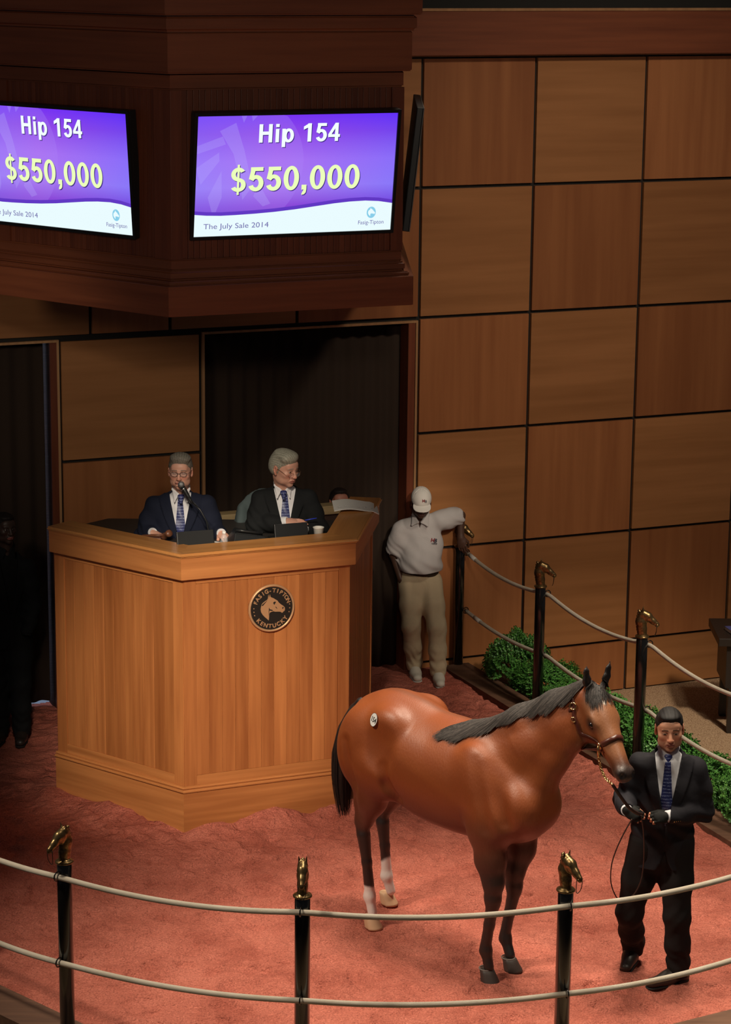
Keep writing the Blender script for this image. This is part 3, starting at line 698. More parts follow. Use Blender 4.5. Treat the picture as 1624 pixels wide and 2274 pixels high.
    for nm, b, u0, u1, v0, v1, m_, bo in () and (('title', 'Hip 154', .30, .707, .075, .227, et, .022), ('price', '$550,000', .172, .822, .43, .63, ey, .022)):
        txt(nm + '_shadow', b, u0, u1, v0, v1, esh, bo, .003, .006, -.006); txt(nm, b, u0, u1, v0, v1, m_, bo, .0042)
    txt('caption', 'The July Sale 2014', .048, .372, .895, .938, ept, .0, .0035)
    x, y = U(.895, .845); gpoly('logo_disc', [(x + .034 * math.cos(a * PI / 20), y + .040 * math.sin(a * PI / 20)) for a in range(40)], .003, elg)
    gpoly('logo_head', [(x + px * .05, y + py * .055) for px, py in HEADP], .0038, ew)
    txt('logo_name', 'Fasig-Tipton', .83, .962, .912, .945, ept, .0, .0035)
    return s
nR = Vector((math.sin(FRa), -math.cos(FRa), 0)); nL = Vector((math.sin(LFa), -math.cos(LFa), 0))
cR = OH.location + dr * (.175 + .73 + .02) - nR * .03 + Vector((0, 0, .93)); cL = OH.location - dl * (.36 + .73) + nL * (-.035) + Vector((0, 0, .925))
screen(cR, FRa, R(8), 'complete violet sale screen showing Hip 154 and $550,000, right of the housing\'s corner')
screen(cL, LFa, R(4), 'violet sale screen cut off by the left edge of the photo')
# ================================================================== POSTS WITH HORSE-HEAD FINIALS
def finial_mesh():
    v = Vol((-.08, -.06, -.005), (.15, .06, .245), .0022)
    fl = ((0, 1, 0), .78)
    v.chain([((0, 0, .0), .036), ((-.004, 0, .05), .037), ((-.012, 0, .105), .041), ((-.002, 0, .158), .034)], .01, flat=fl)
    v.chain([((.004, 0, .165), .033), ((.035, 0, .148), .034), ((.075, 0, .114), .024), ((.106, 0, .090), .0195)], .01, flat=((0, 1, 0), .85))
    v.el((.03, 0, .135), (.03, .024, .03), .01)
    for s in (1, -1):
        v.rc((-.002, s * .017, .185), (.002, s * .023, .222), .0085, .0015, .004)
        v.el((.045, s * .024, .152), (.010, .006, .007), .004); v.el((.112, s * .014, .094), (.006, .004, .005), .003, 's')
        v.el((.045, s * .034, .13), (.02, .009, .014), .008, 's')
    for k in range(9):                                     # carved mane down the crest
        a = R(100 + k * 16); z = .19 - k * .021; x = -.030 - .012 * math.sin(k / 8 * PI)
        v.rc((x, 0, z), (x + .016, .012 if k % 2 else -.012, z - .022), .011, .006, .003)
    for k in range(4): v.rc((.0, .004 - k * .004, .197 - k * .001), (.032 - k * .004, -.016 + k * .01, .178 + k * .002), .0075, .004, .002)   # swept forelock
    v.rc((.086, 0, .100), (.112, 0, .082), .014, .012, .006)
    return v.mesh()
fv, ff = finial_mesh(); fin_me = mesh_from('finial', fv, ff, bronze, True)
POST_H = 1.068
post_me = MB().lathe([(.043, -.02), (.043, POST_H - .004), (.041, POST_H)], 40).mesh('shaft', blackpaint, True)
col_me = MB().lathe([(.044, POST_H - .014), (.052, POST_H - .010), (.053, POST_H - .003), (.049, POST_H + .003), (.036, POST_H + .006), (.034, POST_H + .012)], 40).mesh('collar', bronze, True)
bail = [(.103, .021 * s, z) for s, z in ((1, .088),)] ; bpts = [(.106, .02, .09), (.107, .0215, .06), (.104, .02, .03), (.098, .012, .008), (.094, 0, .0), (.098, -.012, .008), (.104, -.02, .03), (.107, -.0215, .06), (.106, -.02, .09)]
bail_me = MB().tube(bpts, .0022, 6).mesh('bail', darkmetal, True)
RINGOFF = .068
def ring_me():
    pts = [(RINGOFF + .030 * 0, .024 * math.cos(a), .028 * math.sin(a)) for a in [2 * PI * i / 20 for i in range(20)]]
    # the eye stands across the rope, i.e. in the plane of the post's radius and the vertical
    pts = [(RINGOFF + .026 * math.cos(a), 0, .026 * math.sin(a)) for a in [2 * PI * i / 20 for i in range(20)]]
    mb = MB().tube(pts, .0045, 8, closed=True); mb.tube([(.038, 0, 0), (RINGOFF - .024, 0, 0)], .005, 8); return mb.mesh('rope_eye', blackpaint, True)
eye_me = ring_me()
outdir = {'f0': -137, 'f1': -121, 'f2': -97, 'f3': -74, 'f4': -40, 'p5': -5, 'p4': 23, 'p3': 24, 'p2': 24, 'p1': 26}
headdir = {'f0': -150, 'f1': -131, 'f2': -91, 'f3': -52, 'f4': -30, 'p5': 0, 'p4': 0, 'p3': -8, 'p2': -8, 'p1': -20}
plabel = {'f1': 'front left black post whose bronze horse head faces left', 'f2': 'front middle black post whose bronze horse head faces the camera', 'f3': 'front right black post with bronze horse head, beside the led horse\'s hooves',
 'p1': 'farthest black post, the man in the white cap leaning on its bronze head', 'p2': 'black post behind the bay horse\'s mane, between two others by the shrubs', 'p3': 'black post with bronze horse head behind the handler\'s shoulder',
 'f0': 'black ring post just outside the left edge, holding the front ropes', 'f4': 'black ring post just outside the right edge, nearest the front', 'p4': 'black ring post just outside the right edge, holding the rear ropes'}
ZT, ZB = .995, .475
for k in ('f1', 'f2', 'f3', 'p1', 'p2', 'p3', 'f0', 'f4', 'p4'):
    x, y = posts[k]; p = tag(empty('ring_post', (x, y, .035)), plabel[k], 'post', 'posts round the sale ring')
    obj('shaft', post_me, p); obj('collar', col_me, p)
    hd = R(headdir[k])
    f = obj('finial', fin_me, p); f.location = (0, 0, POST_H + .004); f.rotation_euler = (0, 0, hd)
    b = obj('bail', bail_me, f)
    for z in (ZT, ZB): e = obj('rope_eye', eye_me, p); e.location = (0, 0, z); e.rotation_euler = (0, 0, R(outdir[k]))
# ---------------- ropes
def eyept(k, z): 
    x, y = posts[k]; a = R(outdir[k]); return Vector((x + RINGOFF * math.cos(a), y + RINGOFF * math.sin(a), z + .035))
def rope(name, keys, z, sags, label, ext=None, r=.0165, tape=False):
    P = []
    for (a, b), sg_ in zip(zip(keys, keys[1:]), sags):
        A, B = eyept(a, z), eyept(b, z); n = 26
        # rope bows a little outward between eyes and sags
        for i in range(n + (b == keys[-1])):
            t = i / n; q = A.lerp(B, t); q.z -= sg_ * 4 * t * (1 - t); P.append(q)
    # soften the kinks at the eyes
    for _ in range(2): P = [P[0]] + [(P[i - 1] + P[i] * 2 + P[i + 1]) / 4 for i in range(1, len(P) - 1)] + [P[-1]]
    o = MB().tube(P, r, 14).build(name, rope_m, smooth=True); tag(o, label, 'rope', 'white ropes strung round the ring'); return o, P
rope('rope', ['f0', 'f1', 'f2', 'f3', 'f4'], ZT, (.05, .055, .05, .05), 'upper white rope across the front of the ring')
rope('rope', ['f0', 'f1', 'f2', 'f3', 'f4'], ZB, (.05, .045, .045, .05), 'lower white rope across the front of the ring')
_, PT = rope('rope', ['p1', 'p2', 'p3', 'p4'], ZT, (.07, .08, .08), 'upper white rope along the shrubs behind the horse')
_, PB = rope('rope', ['p1', 'p2', 'p3', 'p4'], ZB, (.05, .06, .07), 'lower white rope along the shrubs behind the horse')
tape_m = nmat('white_tape', (.66, .64, .6), .5)
tag(MB().tube(PT[1:4], .019, 12).build('tape', tape_m, smooth=True), 'white tape wrapped on the upper rope beside the farthest post', 'tape')
tag(MB().tube(PB[3:6], .019, 12).build('tape', tape_m, smooth=True), 'white tape wrapped on the lower rope beside the farthest post', 'tape')

# ================================================================== PLANTING BED
bedl = [Vector(p) for p in offset_line(ringline, .12)]; bedo = [Vector(p) for p in offset_line(ringline, .62)]
soil = nmat('dark_soil', (.07, .04, .022), .95)
i0 = ringline.index(posts['p5']); i1 = len(ringline) - 1
pts = [p.to_tuple() for p in bedl[i0:i1 + 1]] + [p.to_tuple() for p in bedo[i0:i1 + 1]][::-1]
tag(MB().prism(pts, -.42, -.10).build('planting_bed', soil), 'low planting bed of dark soil between the kerb and the carpet', 'planting bed')
def leafmat():
    mt = nmat('boxwood_leaf', (.03, .11, .02), .5); b = mt.node_tree.nodes['Principled BSDF']
    n = N(mt, 'ShaderNodeTexNoise'); n.inputs['Scale'].default_value = 30; L(mt, coords(mt), n.inputs['Vector'])
    r = ramp(mt, n.outputs[0], [(.3, (.03, .11, .02)), (.55, (.075, .25, .04)), (.75, (.17, .40, .07))]); L(mt, r.outputs[0], b.inputs['Base Color']); return mt
leaf_m = leafmat(); stem_m = nmat('twig', (.07, .045, .025), .8)
def foliage(seed, rx, ry, h, n=13000):
    rs = np.random.RandomState(seed); V = []; F = []
    # sprigs: each a short shoot with leaves in pairs
    ns = n // 10; k = 0
    for i in range(ns):
        th = rs.uniform(0, 2 * PI); ph = math.acos(rs.uniform(-.25, 1)); rr = rs.uniform(.62, 1.) ** .5 * (1 + .16 * math.sin(th * 3 + seed) + .1 * math.sin(th * 5))
        c = np.array([rx * rr * math.sin(ph) * math.cos(th), ry * rr * math.sin(ph) * math.sin(th), h * .45 + h * .52 * rr * math.cos(ph)])
        d = c - np.array([0, 0, h * .2]); d /= np.linalg.norm(d); d = d + rs.normal(0, .28, 3) + np.array([0, 0, .35]); d /= np.linalg.norm(d)
        for j in range(10):
            base = c + d * j * .007; a = j * 2.4; s = np.cross(d, [math.cos(a), math.sin(a), .3]); s /= np.linalg.norm(s) + 1e-6
            t = s * .8 + d * .7; t /= np.linalg.norm(t); u = np.cross(t, d); u /= np.linalg.norm(u) + 1e-6
            l = rs.uniform(.017, .027); w = l * .34
            V += [base, base + t * l * .5 + u * w, base + t * l, base + t * l * .5 - u * w]; F.append((k, k + 1, k + 2, k + 3)); k += 4
    return np.array(V), np.array(F)
bushes = []
for sd, (rx, ry, h) in enumerate(((.25, .24, .40), (.25, .25, .35), (.26, .24, .38))):
    v, f = foliage(sd + 3, rx, ry, h); bushes.append(mesh_from('foliage', v, f, leaf_m))
def stems(h):
    mb = MB(); rs = random.Random(4)
    for i in range(9): a = i * .7; mb.tube([(0.02 * math.cos(a), .02 * math.sin(a), 0), (.08 * math.cos(a), .08 * math.sin(a), h * .4), (.17 * math.cos(a), .17 * math.sin(a), h * .75)], [.008, .006, .003], 5)
    return mb.mesh('stems', stem_m)
stem_me = stems(.4)
bl = ['small clipped green shrub at the far end of the bed, next to the farthest post', 'green shrub partly behind the post at the horse\'s mane', 'green shrub behind the bay horse\'s poll', 'green shrub behind the horse\'s forelock', 'bright green shrub between the horse\'s cheek and the handler', 'green shrub beside the post behind the handler', 'green shrub behind the handler\'s left shoulder', 'bright green shrub at the handler\'s elbow, right edge', 'green shrub cut by the right edge of the photo']
cl_ = [Vector(p) for p in offset_line(ringline, .36)]
path = [cl_[len(ringline) - 1 - i] for i in range(4)]   # p1 -> p4
acc = [0]; 
for a, b in zip(path, path[1:]): acc.append(acc[-1] + (b - a).length)
for i in range(9):
    s = .42 + i * .50
    for (a, b, c0, c1) in zip(path, path[1:], acc, acc[1:]):
        if c0 <= s <= c1 or (c1 == acc[-1] and s > c1): q = a.lerp(b, (s - c0) / (c1 - c0)); break
    t = tag(empty('boxwood_shrub', (q.x + .03 * math.sin(i * 2.1), q.y, -.10), i * 1.3), bl[i], 'shrub', 'shrubs in the planting bed')
    t.scale = (1, 1, .86 + .12 * math.sin(i * 1.7 + 1) + (.12 if i == 0 else 0))
    fo = obj('foliage', bushes[i % 3], t); fo['kind'] = 'stuff'; obj('stems', stem_me, t)
# pine straw mulch
mb = MB(); rs = random.Random(5)
Vp = []; Fp = []
for i in range(2600):
    s = rs.uniform(0, acc[-1]); 
    for (a, b, c0, c1) in zip(path, path[1:], acc, acc[1:]):
        if c0 <= s <= c1: q = a.lerp(b, (s - c0) / (c1 - c0)); break
    n_ = Vector((math.cos(R(24)), math.sin(R(24)))); q = q + n_ * rs.uniform(-.2, .24); a = rs.uniform(0, PI); l = rs.uniform(.03, .08); z = -.10 + rs.uniform(.002, .02)
    d = Vector((math.cos(a) * l, math.sin(a) * l, rs.uniform(-.004, .01))); u = Vector((-math.sin(a), math.cos(a), 0)) * .0012; p0 = Vector((q.x, q.y, z)); k = len(Vp)
    Vp += [p0 - u, p0 + u, p0 + d + u, p0 + d - u]; Fp.append((k, k + 1, k + 2, k + 3))
tag(obj('pine_straw', mesh_from('pine_straw', Vp, Fp, nmat('pine_straw', (.42, .25, .11), .8))), 'dry tan pine straw scattered over the planting bed', 'mulch', kind='stuff')

# ================================================================== DARK CONSOLE AT THE RIGHT EDGE, WITH CATALOGUES
dk = tag(empty('console_table', (3.48, 20.15, -.42)), 'dark console table cut off by the right edge, catalogues on top', 'table')
dw = nmat('espresso_wood', (.018, .012, .009), .45)
MB().box(-.47, .75, -.32, .32, .79, .86, .006).build('table_top', dw, dk)
MB().box(-.39, .7, -.26, .26, .40, .79, .003).build('apron', dw, dk)
for sx in (-.33, .64):
    for sy in (-.24, .24): MB().box(sx - .03, sx + .03, sy - .03, sy + .03, 0, .40, .003).build('leg', dw, dk)
red = nmat('catalogue_red', (.55, .03, .04), .4); blue = nmat('catalogue_blue', (.06, .07, .22), .4)
ct = tag(empty('catalogue', (3.27, 20.02, .442), R(14)), 'sale catalogue with blue and red cover on the dark console', 'book')
MB().box(-.15, .15, -.11, .11, .002, .03, .002).build('pages', whitepaper, ct)
MB().box(-.153, .153, -.113, .113, .03, .033).build('cover', blue, ct); MB().box(-.153, .153, -.06, -.02, .0331, .0345).build('cover_band', red, ct)

# ================================================================== THINGS ON THE STAND
def sp(along, back, z, face=1):       # a point on the stand: metres along the right face, metres inward
    d = dr if face == 1 else -dl; n = Vector((-math.sin(FRa), math.cos(FRa), 0)) if face == 1 else Vector((-math.sin(LFa), math.cos(LFa), 0))
    return st.location + d * along + n * back + Vector((0, 0, z))
# low folded monitors / tablets in stands
def tablet(loc, ang, w, h, lean, label):
    t = tag(empty('desk_monitor', loc, ang), label, 'monitor', 'small black monitors on the stand desk')
    MB().box(-w / 2 - .02, w / 2 + .02, -.07, .09, 0, .022, .006).build('base', blackplastic, t)
    b = MB().box(-w / 2, w / 2, -.012, .012, 0, h, .005).build('casing', blackplastic, t); b.location = (0, -.02, .02); b.rotation_euler = (R(-lean), 0, 0)
    s = MB().box(-w / 2 + .015, w / 2 - .015, .0122, .0135, .015, h - .015).build('display', nmat('dark_glass', (.01, .012, .014), .1), b)
    return t
tablet(sp(.17, .24, 2.0), FRa + R(-2), .27, .115, 14, 'black monitor in front of the bespectacled auctioneer with the microphone')
tablet(sp(.895, .26, 2.0), FRa + R(-2), .25, .105, 14, 'black monitor in front of the grey-haired man, beside the paper cup')
# a black angled phone / keypad between them
ph = tag(empty('desk_phone', sp(.575, .30, 2.0), FRa), 'black wedge-shaped desk telephone between the two monitors', 'telephone')
me = bmesh.new(); vs = [me.verts.new(c) for c in ((-.13, -.09, 0), (.13, -.09, 0), (.13, .1, 0), (-.13, .1, 0), (-.10, -.05, .09), (.12, -.06, .05), (.12, .08, .045), (-.08, .03, .115))]
for f in ((3, 2, 1, 0), (4, 5, 6, 7), (0, 1, 5, 4), (1, 2, 6, 5), (2, 3, 7, 6), (3, 0, 4, 7)): me.faces.new([vs[i] for i in f])
bmesh.ops.bevel(me, geom=me.edges[:], offset=.006, segments=2, affect='EDGES'); m_ = bpy.data.meshes.new('body'); me.to_mesh(m_); me.free(); m_.materials.append(blackplastic); obj('body', m_, ph)
MB().tube([(-.09, -.03, .105), (-.04, -.055, .10), (.03, -.055, .085), (.10, -.05, .07)], [.014, .010, .010, .014], 8).build('handset', blackplastic, ph, True)
# books and papers
bk = tag(empty('sale_book', sp(-.045, .30, 2.0), FRa + R(28)), 'white paperback sale book lying beside the left monitor', 'book')
for z, w in ((0, .11), (.024, .105)): pass
MB().box(-.10, .10, -.075, .075, 0, .03, .002).build('pages', whitepaper, bk); MB().box(-.102, .102, -.077, .077, .03, .033).build('cover', whitepaper, bk)
MB().box(-.06, .07, -.02, .03, .0331, .0338).build('cover_band', nmat('maroon_print', (.3, .04, .05), .6), bk)
def paper(loc, ang, w, d, label, curl=0., n=1, nm='paper_sheet'):
    V = []; F = []
    for i in range(13):
        x = -w / 2 + w * i / 12
        for y in (-d / 2, d / 2): V.append((x, y, curl * (math.sin(i / 12 * PI * 1.3) ) + .001))
    for i in range(12): F.append((i * 2, i * 2 + 2, i * 2 + 3, i * 2 + 1))
    o = obj(nm, mesh_from(nm, V, F, whitepaper)); o.location = loc; o.rotation_euler = (0, 0, ang); md = o.modifiers.new('t', 'SOLIDIFY'); md.thickness = .002
    return tag(o, label, 'paper')
paper(sp(.375, .34, 2.0), FRa + R(35), .14, .20, 'white sheet on the desk beside the water bottle', .004)
paper(sp(.645, .36, 2.0), FRa + R(50), .18, .20, 'white sheet on the desk beside the black telephone', .005)
# long printed list over the right wing of the ledge
pl = tag(empty('paper_list', st.location + R0 + db * .93 + Vector((-.10, 0, 2.055)), R(8)), 'long folded white printed list draped across the right wing of the ledge', 'paper')
V = []; F = []; n = 24
for i in range(n + 1):
    t = i / n; x = -.17 + .34 * t; z = .012 + .012 * math.sin(t * 5.2) - .05 * max(0, t - .86) / .14 * .5
    for y in (-.16, .14): V.append((x + (.02 if y > 0 else 0), y * (1 - .12 * t), z + (.008 if y > 0 else 0)))
for i in range(n): F.append((i * 2, i * 2 + 2, i * 2 + 3, i * 2 + 1))
o = obj('sheet', mesh_from('sheet', V, F, whitepaper), pl); md = o.modifiers.new('t', 'SOLIDIFY'); md.thickness = .005
ink = nmat('grey_print', (.45, .45, .46), .7); mb = MB()
for i in range(14): mb.box(-.14 + i * .016, -.14 + i * .016 + .008, -.12 + .002 * (i % 3), -.115, .026 + .012 * math.sin((i * .016 + .03) / .34 * 5.2), .028 + .012 * math.sin((i * .016 + .03) / .34 * 5.2))
mb.box(.075, .079, -.10, -.07, .014, .016).box(.12, .124, -.10, -.08, .008, .01); mb.build('printed_rows', ink, pl)
# paper cup
cup = tag(empty('paper_cup', sp(1.10, .235, 2.0)), 'white paper cup at the right end of the desk', 'cup')
MB().lathe([(.027, 0), (.030, .002), (.038, .078), (.0405, .080), (.0405, .084), (.037, .084), (.036, .078), (.028, .006), (.0, .006)], 36, cap=False).build('body', nmat('cup_paper', (.80, .78, .72), .6), cup, True)
MB().lathe([(.0, .05), (.034, .0501)], 30, cap=False).build('coffee', nmat('coffee', (.05, .02, .01), .1), cup)
# water bottle
bt = tag(empty('water_bottle', sp(.385, .235, 2.0)), 'small clear plastic water bottle between monitor and telephone', 'bottle')
pet = nmat('clear_plastic', (.8, .84, .86), .08, Alpha=.22)
MB().lathe([(.0, 0), (.027, .002), (.028, .02), (.026, .03), (.028, .04), (.026, .055), (.024, .075), (.012, .092), (.011, .1)], 28, cap=False).build('body', pet, bt, True)
MB().lathe([(.0135, .098), (.0135, .113), (.011, .115), (0, .115)], 24, cap=False).build('cap', whitepaper, bt)
# gavel
gv = tag(empty("gavel", (-1.44, 16.80, 2.0), R(-30)), 'brown wooden gavel in the auctioneer\'s right hand', 'gavel')
gw = nmat('gavel_wood', (.16, .06, .03), .35); g = MB().lathe([(.0, -.05), (.024, -.048), (.027, -.03), (.022, -.022), (.024, 0), (.022, .022), (.027, .03), (.024, .048), (0, .05)], 24, cap=False).build('gavel_head', gw, gv, True); g.location = (.03, .0, .05); g.rotation_euler = (R(20), R(60), 0)
MB().tube([(.03, .0, .05), (-.04, -.03, .045), (-.13, -.07, .035)], [.008, .009, .011], 10).build('handle', gw, gv, True)
# gooseneck microphone
mic = tag(empty('gooseneck_microphone', (-1.12, 16.80, 2.0)), 'black gooseneck microphone with grey mesh head before the auctioneer\'s mouth', 'microphone')
B = Vector(mic.location); hd_ = Vector((-1.312, 16.85, 2.403)) - B; tl = Vector((-1.252, 16.83, 2.305)) - B
MB().lathe([(.045, 0), (.045, .01), (.03, .016), (.012, .022), (.0, .022)], 24, cap=False).build('base', blackplastic, mic, True)
MB().tube([(0, 0, .02), (.005, .0, .07), (-.01, 0, .15), (-.055, .01, .23), tuple(tl + Vector((.02, 0, -.03)))], .0055, 8).build('gooseneck', blackplastic, mic, True)
ax = (tl - hd_).normalized()
Mx = ax.to_track_quat('Z', 'Y').to_matrix().to_4x4()
bd = MB().lathe([(.0, -.002), (.017, 0), (.0195, .02), (.0165, .05), (.0125, .11), (.011, .135), (0, .137)], 24, cap=False).build('mic_body', blackplastic, mic, True); bd.matrix_basis = Matrix.Translation(hd_ + ax * .018) @ Mx
MB().lathe([(.0185, .012), (.0215, .014), (.0215, .02), (.0185, .022)], 24, cap=False).build('mic_ring', chrome, bd, True)
mh = MB(); bmesh.ops.create_icosphere(mh.bm, subdivisions=3, radius=.0245); gm = nmat('mic_mesh', (.25, .26, .27), .45, .7)
mhh = mh.build('mic_head', gm, mic, True); mhh.location = hd_; bump(gm, (lambda v: (L(gm, coords(gm, (1, 1, 1)), v.inputs[0]), v.outputs[0])[1])(N(gm, 'ShaderNodeTexVoronoi', Scale=300)), .6, .002)
MB().tube([tuple(tl + Vector((-.01, -.012, .02))), tuple(tl + Vector((.06, -.02, -.05))), tuple(tl + Vector((.12, -.01, -.15))), (.04, -.02, .06), (.03, .02, .01)], .002, 6).build('cable', blackplastic, mic, True)
# eyeglass case / pen in photo: the blue pen lies in the grey-haired man's hand
pen = tag(MB().tube([(-.04, 0, -.004), (.045, 0, .008)], .0042, 8).build('pen', nmat('blue_pen', (.03, .06, .55), .35), smooth=True), 'blue pen under the grey-haired man\'s fingers', 'pen'); pen.location = (-.395, 17.0, 2.122); pen.rotation_euler = (0, 0, R(12))
# white card standing in for the keys / glasses glint near the cup
nt_ = tag(MB().box(-.02, .02, -.03, .03, 0, .008, .002).build('glint_card', whitepaper), 'small white card standing in for a glint behind the paper cup', 'card'); nt_.location = (-.27, 17.18, 2.001)
# parapet behind the auctioneers
pr_ = tag(empty("parapet", (-2.1, 18.15, -.06), WA), 'low dark partition with pale wood rail behind the seated men', 'partition')
darkwall = nmat('dark_partition', (.035, .016, .01), .7)
MB().box(0, 2.15, .0, .06, 0, 1.83).build('panel', darkwall, pr_)
pale = wood('pale_rail', (.24, .17, .08), (.36, .27, .14), 'x', .5, .1)
rl = MB().box(0, 2.15, -.03, .09, 1.775, 1.845, .006).build('rail', pale, pr_)
# office chair behind the grey-haired man
ch = tag(empty('office_chair', (-.74, 17.42, 1.15)), 'grey-green office chair with rounded back behind the grey-haired man', 'chair')
v = Vol((-.3, -.08, .3), (.3, .16, 1.12), .012); v.el((0, .03, .78), (.235, .045, .32), .02); v.rc((-.17, .0, .95), (-.2, -.03, .62), .03, .03, .04); v.rc((.17, .0, .95), (.2, -.03, .62), .03, .03, .04)
a_, b_ = v.mesh(); teal = cloth('teal_grey_fabric', (.075, .10, .105), .8); obj('backrest', mesh_from('backrest', a_, b_, teal, True), ch)
MB().box(-.24, .24, -.42, .03, .42, .50, .03).build('seat', teal, ch); MB().lathe([(.03, .04), (.03, .42)], 16).build('column', blackplastic, ch)
mb = MB()
for i in range(5): a = i * 2 * PI / 5; mb.tube([(0, 0, .06), (.26 * math.cos(a), .26 * math.sin(a), .04)], .02, 6)
mb.build('star_base', blackplastic, ch)
# ================================================================== THE BAY HORSE
HA = R(-45); HO = np.array([.499, 14.335, 0.])
horse = tag(empty('horse', tuple(HO), HA), 'glossy bay horse with black mane and white hind pasterns, wearing numbered sticker', 'horse')
POLL = np.array([1.075, .155, 1.925])
_f3 = np.array([math.cos(R(-48)) * math.cos(R(-60)), math.cos(R(-48)) * math.sin(R(-60)), math.sin(R(-48))])
_f3 = rotz(-HA) @ _f3; HM = basis(_f3)                 # head frame in horse space: x to the muzzle, y left, z over the forehead
def hp_(x, y, z): return POLL + HM @ np.array([x, y, z], float)
def build_horse():
    v = Vol((-1.02, -.46, -.02), (1.62, .48, 2.12), .0085, .12)
    E_, C_ = v.el, v.chain
    # trunk
    E_((.02, 0, 1.18), (.62, .272, .325), .05); E_((.33, -.01, 1.19), (.40, .245, .34), .08); E_((-.22, 0.01, 1.24), (.34, .255, .28), .08)
    E_((.58, -.02, 1.14), (.27, .20, .27), .1); E_((.70, -.02, 1.13), (.17, .165, .19), .08)
    C_([((.08, 0, 1.42), .07), ((.34, -.01, 1.455), .065), ((.52, 0, 1.46), .09)], .12)                        # withers
    C_([((-.5, .02, 1.42), .12), ((-.2, .02, 1.43), .10), ((.1, 0, 1.40), .10)], .1)
    # croup, hips, thighs
    E_((-.40, .02, 1.34), (.30, .25, .245), .08); E_((-.62, .03, 1.33), (.17, .15, .17), .08)
    for s, o in ((-1, .0), (1, .03)):
        E_((-.30, o + s * .165, 1.44), (.13, .075, .10), .07)                                                    # point of hip
        E_((-.56, o + s * .125, 1.20), (.21, .135, .27), .08); E_((-.66, o + s * .10, 1.14), (.12, .09, .22), .06)
        E_((-.36, o + s * .165, 1.12), (.16, .10, .20), .08)                                                     # stifle
        # shoulder and upper arm
        sh = basis((.42, 0, -.9)); E_((.51, -.02 + s * .155, 1.23), (.25, .075, .125), .11, M=sh)
        E_((.58, -.02 + s * .15, 1.05), (.15, .095, .15), .07); E_((.75, -.02 + s * .10, 1.14), (.12, .10, .15), .06)
        E_((.50, -.02 + s * .17, .97), (.10, .07, .12), .05)
    E_((.1, 0, .97), (.40, .17, .13), .1)
    # hind legs: gaskin, hock, cannon, fetlock, pastern, hoof
    LEG = {'HR': [(-.37, -.16, 1.08), (-.565, -.125, .665), (-.527, -.105, .205), (-.50, -.105, .10), (-.515, -.105, 0)],
           'HL': [(-.44, .19, 1.05), (-.715, .20, .625), (-.70, .225, .205), (-.68, .245, .10), (-.715, .25, 0)]}
    for kk, (a, b, c, d, e) in LEG.items():
        a, b, c, d, e = map(np.array, (a, b, c, d, e)); s = -1 if kk == 'HR' else 1
        m1 = a * .55 + b * .45 + np.array([-.015, 0, 0])
        C_([(a + np.array([-.06, 0, .04]), .15), (m1, .098), (b + np.array([.02, 0, .06]), .056)], .05, flat=((0, 1, 0), .78))
        C_([(a + np.array([-.20, 0, .0]), .07), (b + np.array([-.04, 0, .17]), .028), (b + np.array([-.05, 0, .035]), .024)], .05)   # Achilles and point of hock
        E_(b + np.array([-.012, 0, -.01]), (.050, .036, .07), .03); E_(b + np.array([-.045, 0, .04]), (.024, .02, .035), .02)
        C_([(b + np.array([0, 0, -.05]), .042), ((b + c) / 2, .031), (c + np.array([0, 0, .04]), .033)], .02)
        C_([(b + np.array([-.034, 0, -.06]), .022), ((b + c) / 2 + np.array([-.026, 0, 0]), .014), (c + np.array([-.022, 0, .03]), .018)], .012)
        E_(c, (.042, .036, .042), .02); E_(c + np.array([-.026, 0, -.012]), (.022, .022, .026), .015)
        C_([(c, .033), (d, .031)], .02)
    LEG2 = {'FR': [(.545, -.165, .93), (.585, -.165, .53), (.545, -.172, .19), (.575, -.176, .09)],
            'FL': [(.555, .13, .93), (.535, .085, .53), (.495, .062, .185), (.545, .052, .09)]}
    for kk, (a, b, c, d) in LEG2.items():
        a, b, c, d = map(np.array, (a, b, c, d))
        C_([(a + np.array([0, 0, .02]), .118), (a * .62 + b * .38, .096), (b + np.array([0, 0, .12]), .064), (b + np.array([0, 0, .02]), .052)], .05, flat=((0, 1, 0), .86))
        E_(b, (.052, .049, .066), .025); E_(b + np.array([-.035, 0, .01]), (.02, .022, .03), .02)
        C_([(b + np.array([0, 0, -.04]), .041), ((b + c) / 2, .031), (c + np.array([0, 0, .04]), .033)], .02)
        C_([(b + np.array([-.03, 0, -.05]), .02), ((b + c) / 2 + np.array([-.026, 0, 0]), .0145), (c + np.array([-.022, 0, .03]), .018)], .012)
        E_(c, (.041, .036, .042), .02); E_(c + np.array([-.026, 0, -.012]), (.022, .022, .026), .015)
        C_([(c, .033), (d, .031)], .02)
    # neck
    fl = ((0, 1, 0), .66)
    C_([((.48, -.01, 1.30), .245), ((.68, .02, 1.475), .195), ((.87, .08, 1.65), .155), (POLL + np.array([-.07, -.02, -.12]), .118)], .08, flat=fl)
    C_([((.42, -.01, 1.50), .09), ((.64, .02, 1.64), .080), ((.85, .08, 1.775), .068), (POLL + np.array([-.05, -.01, -.045]), .060)], .06)       # crest
    C_([((.76, .0, 1.25), .12), ((.86, .04, 1.44), .08), ((.97, .09, 1.61), .062), (hp_(.12, 0, -.20), .05)], .06)                              # under-neck
    E_((.62, -.13, 1.32), (.05, .03, .16), .05, M=basis((.5, 0, .9)))                                      # muscle edge before the shoulder
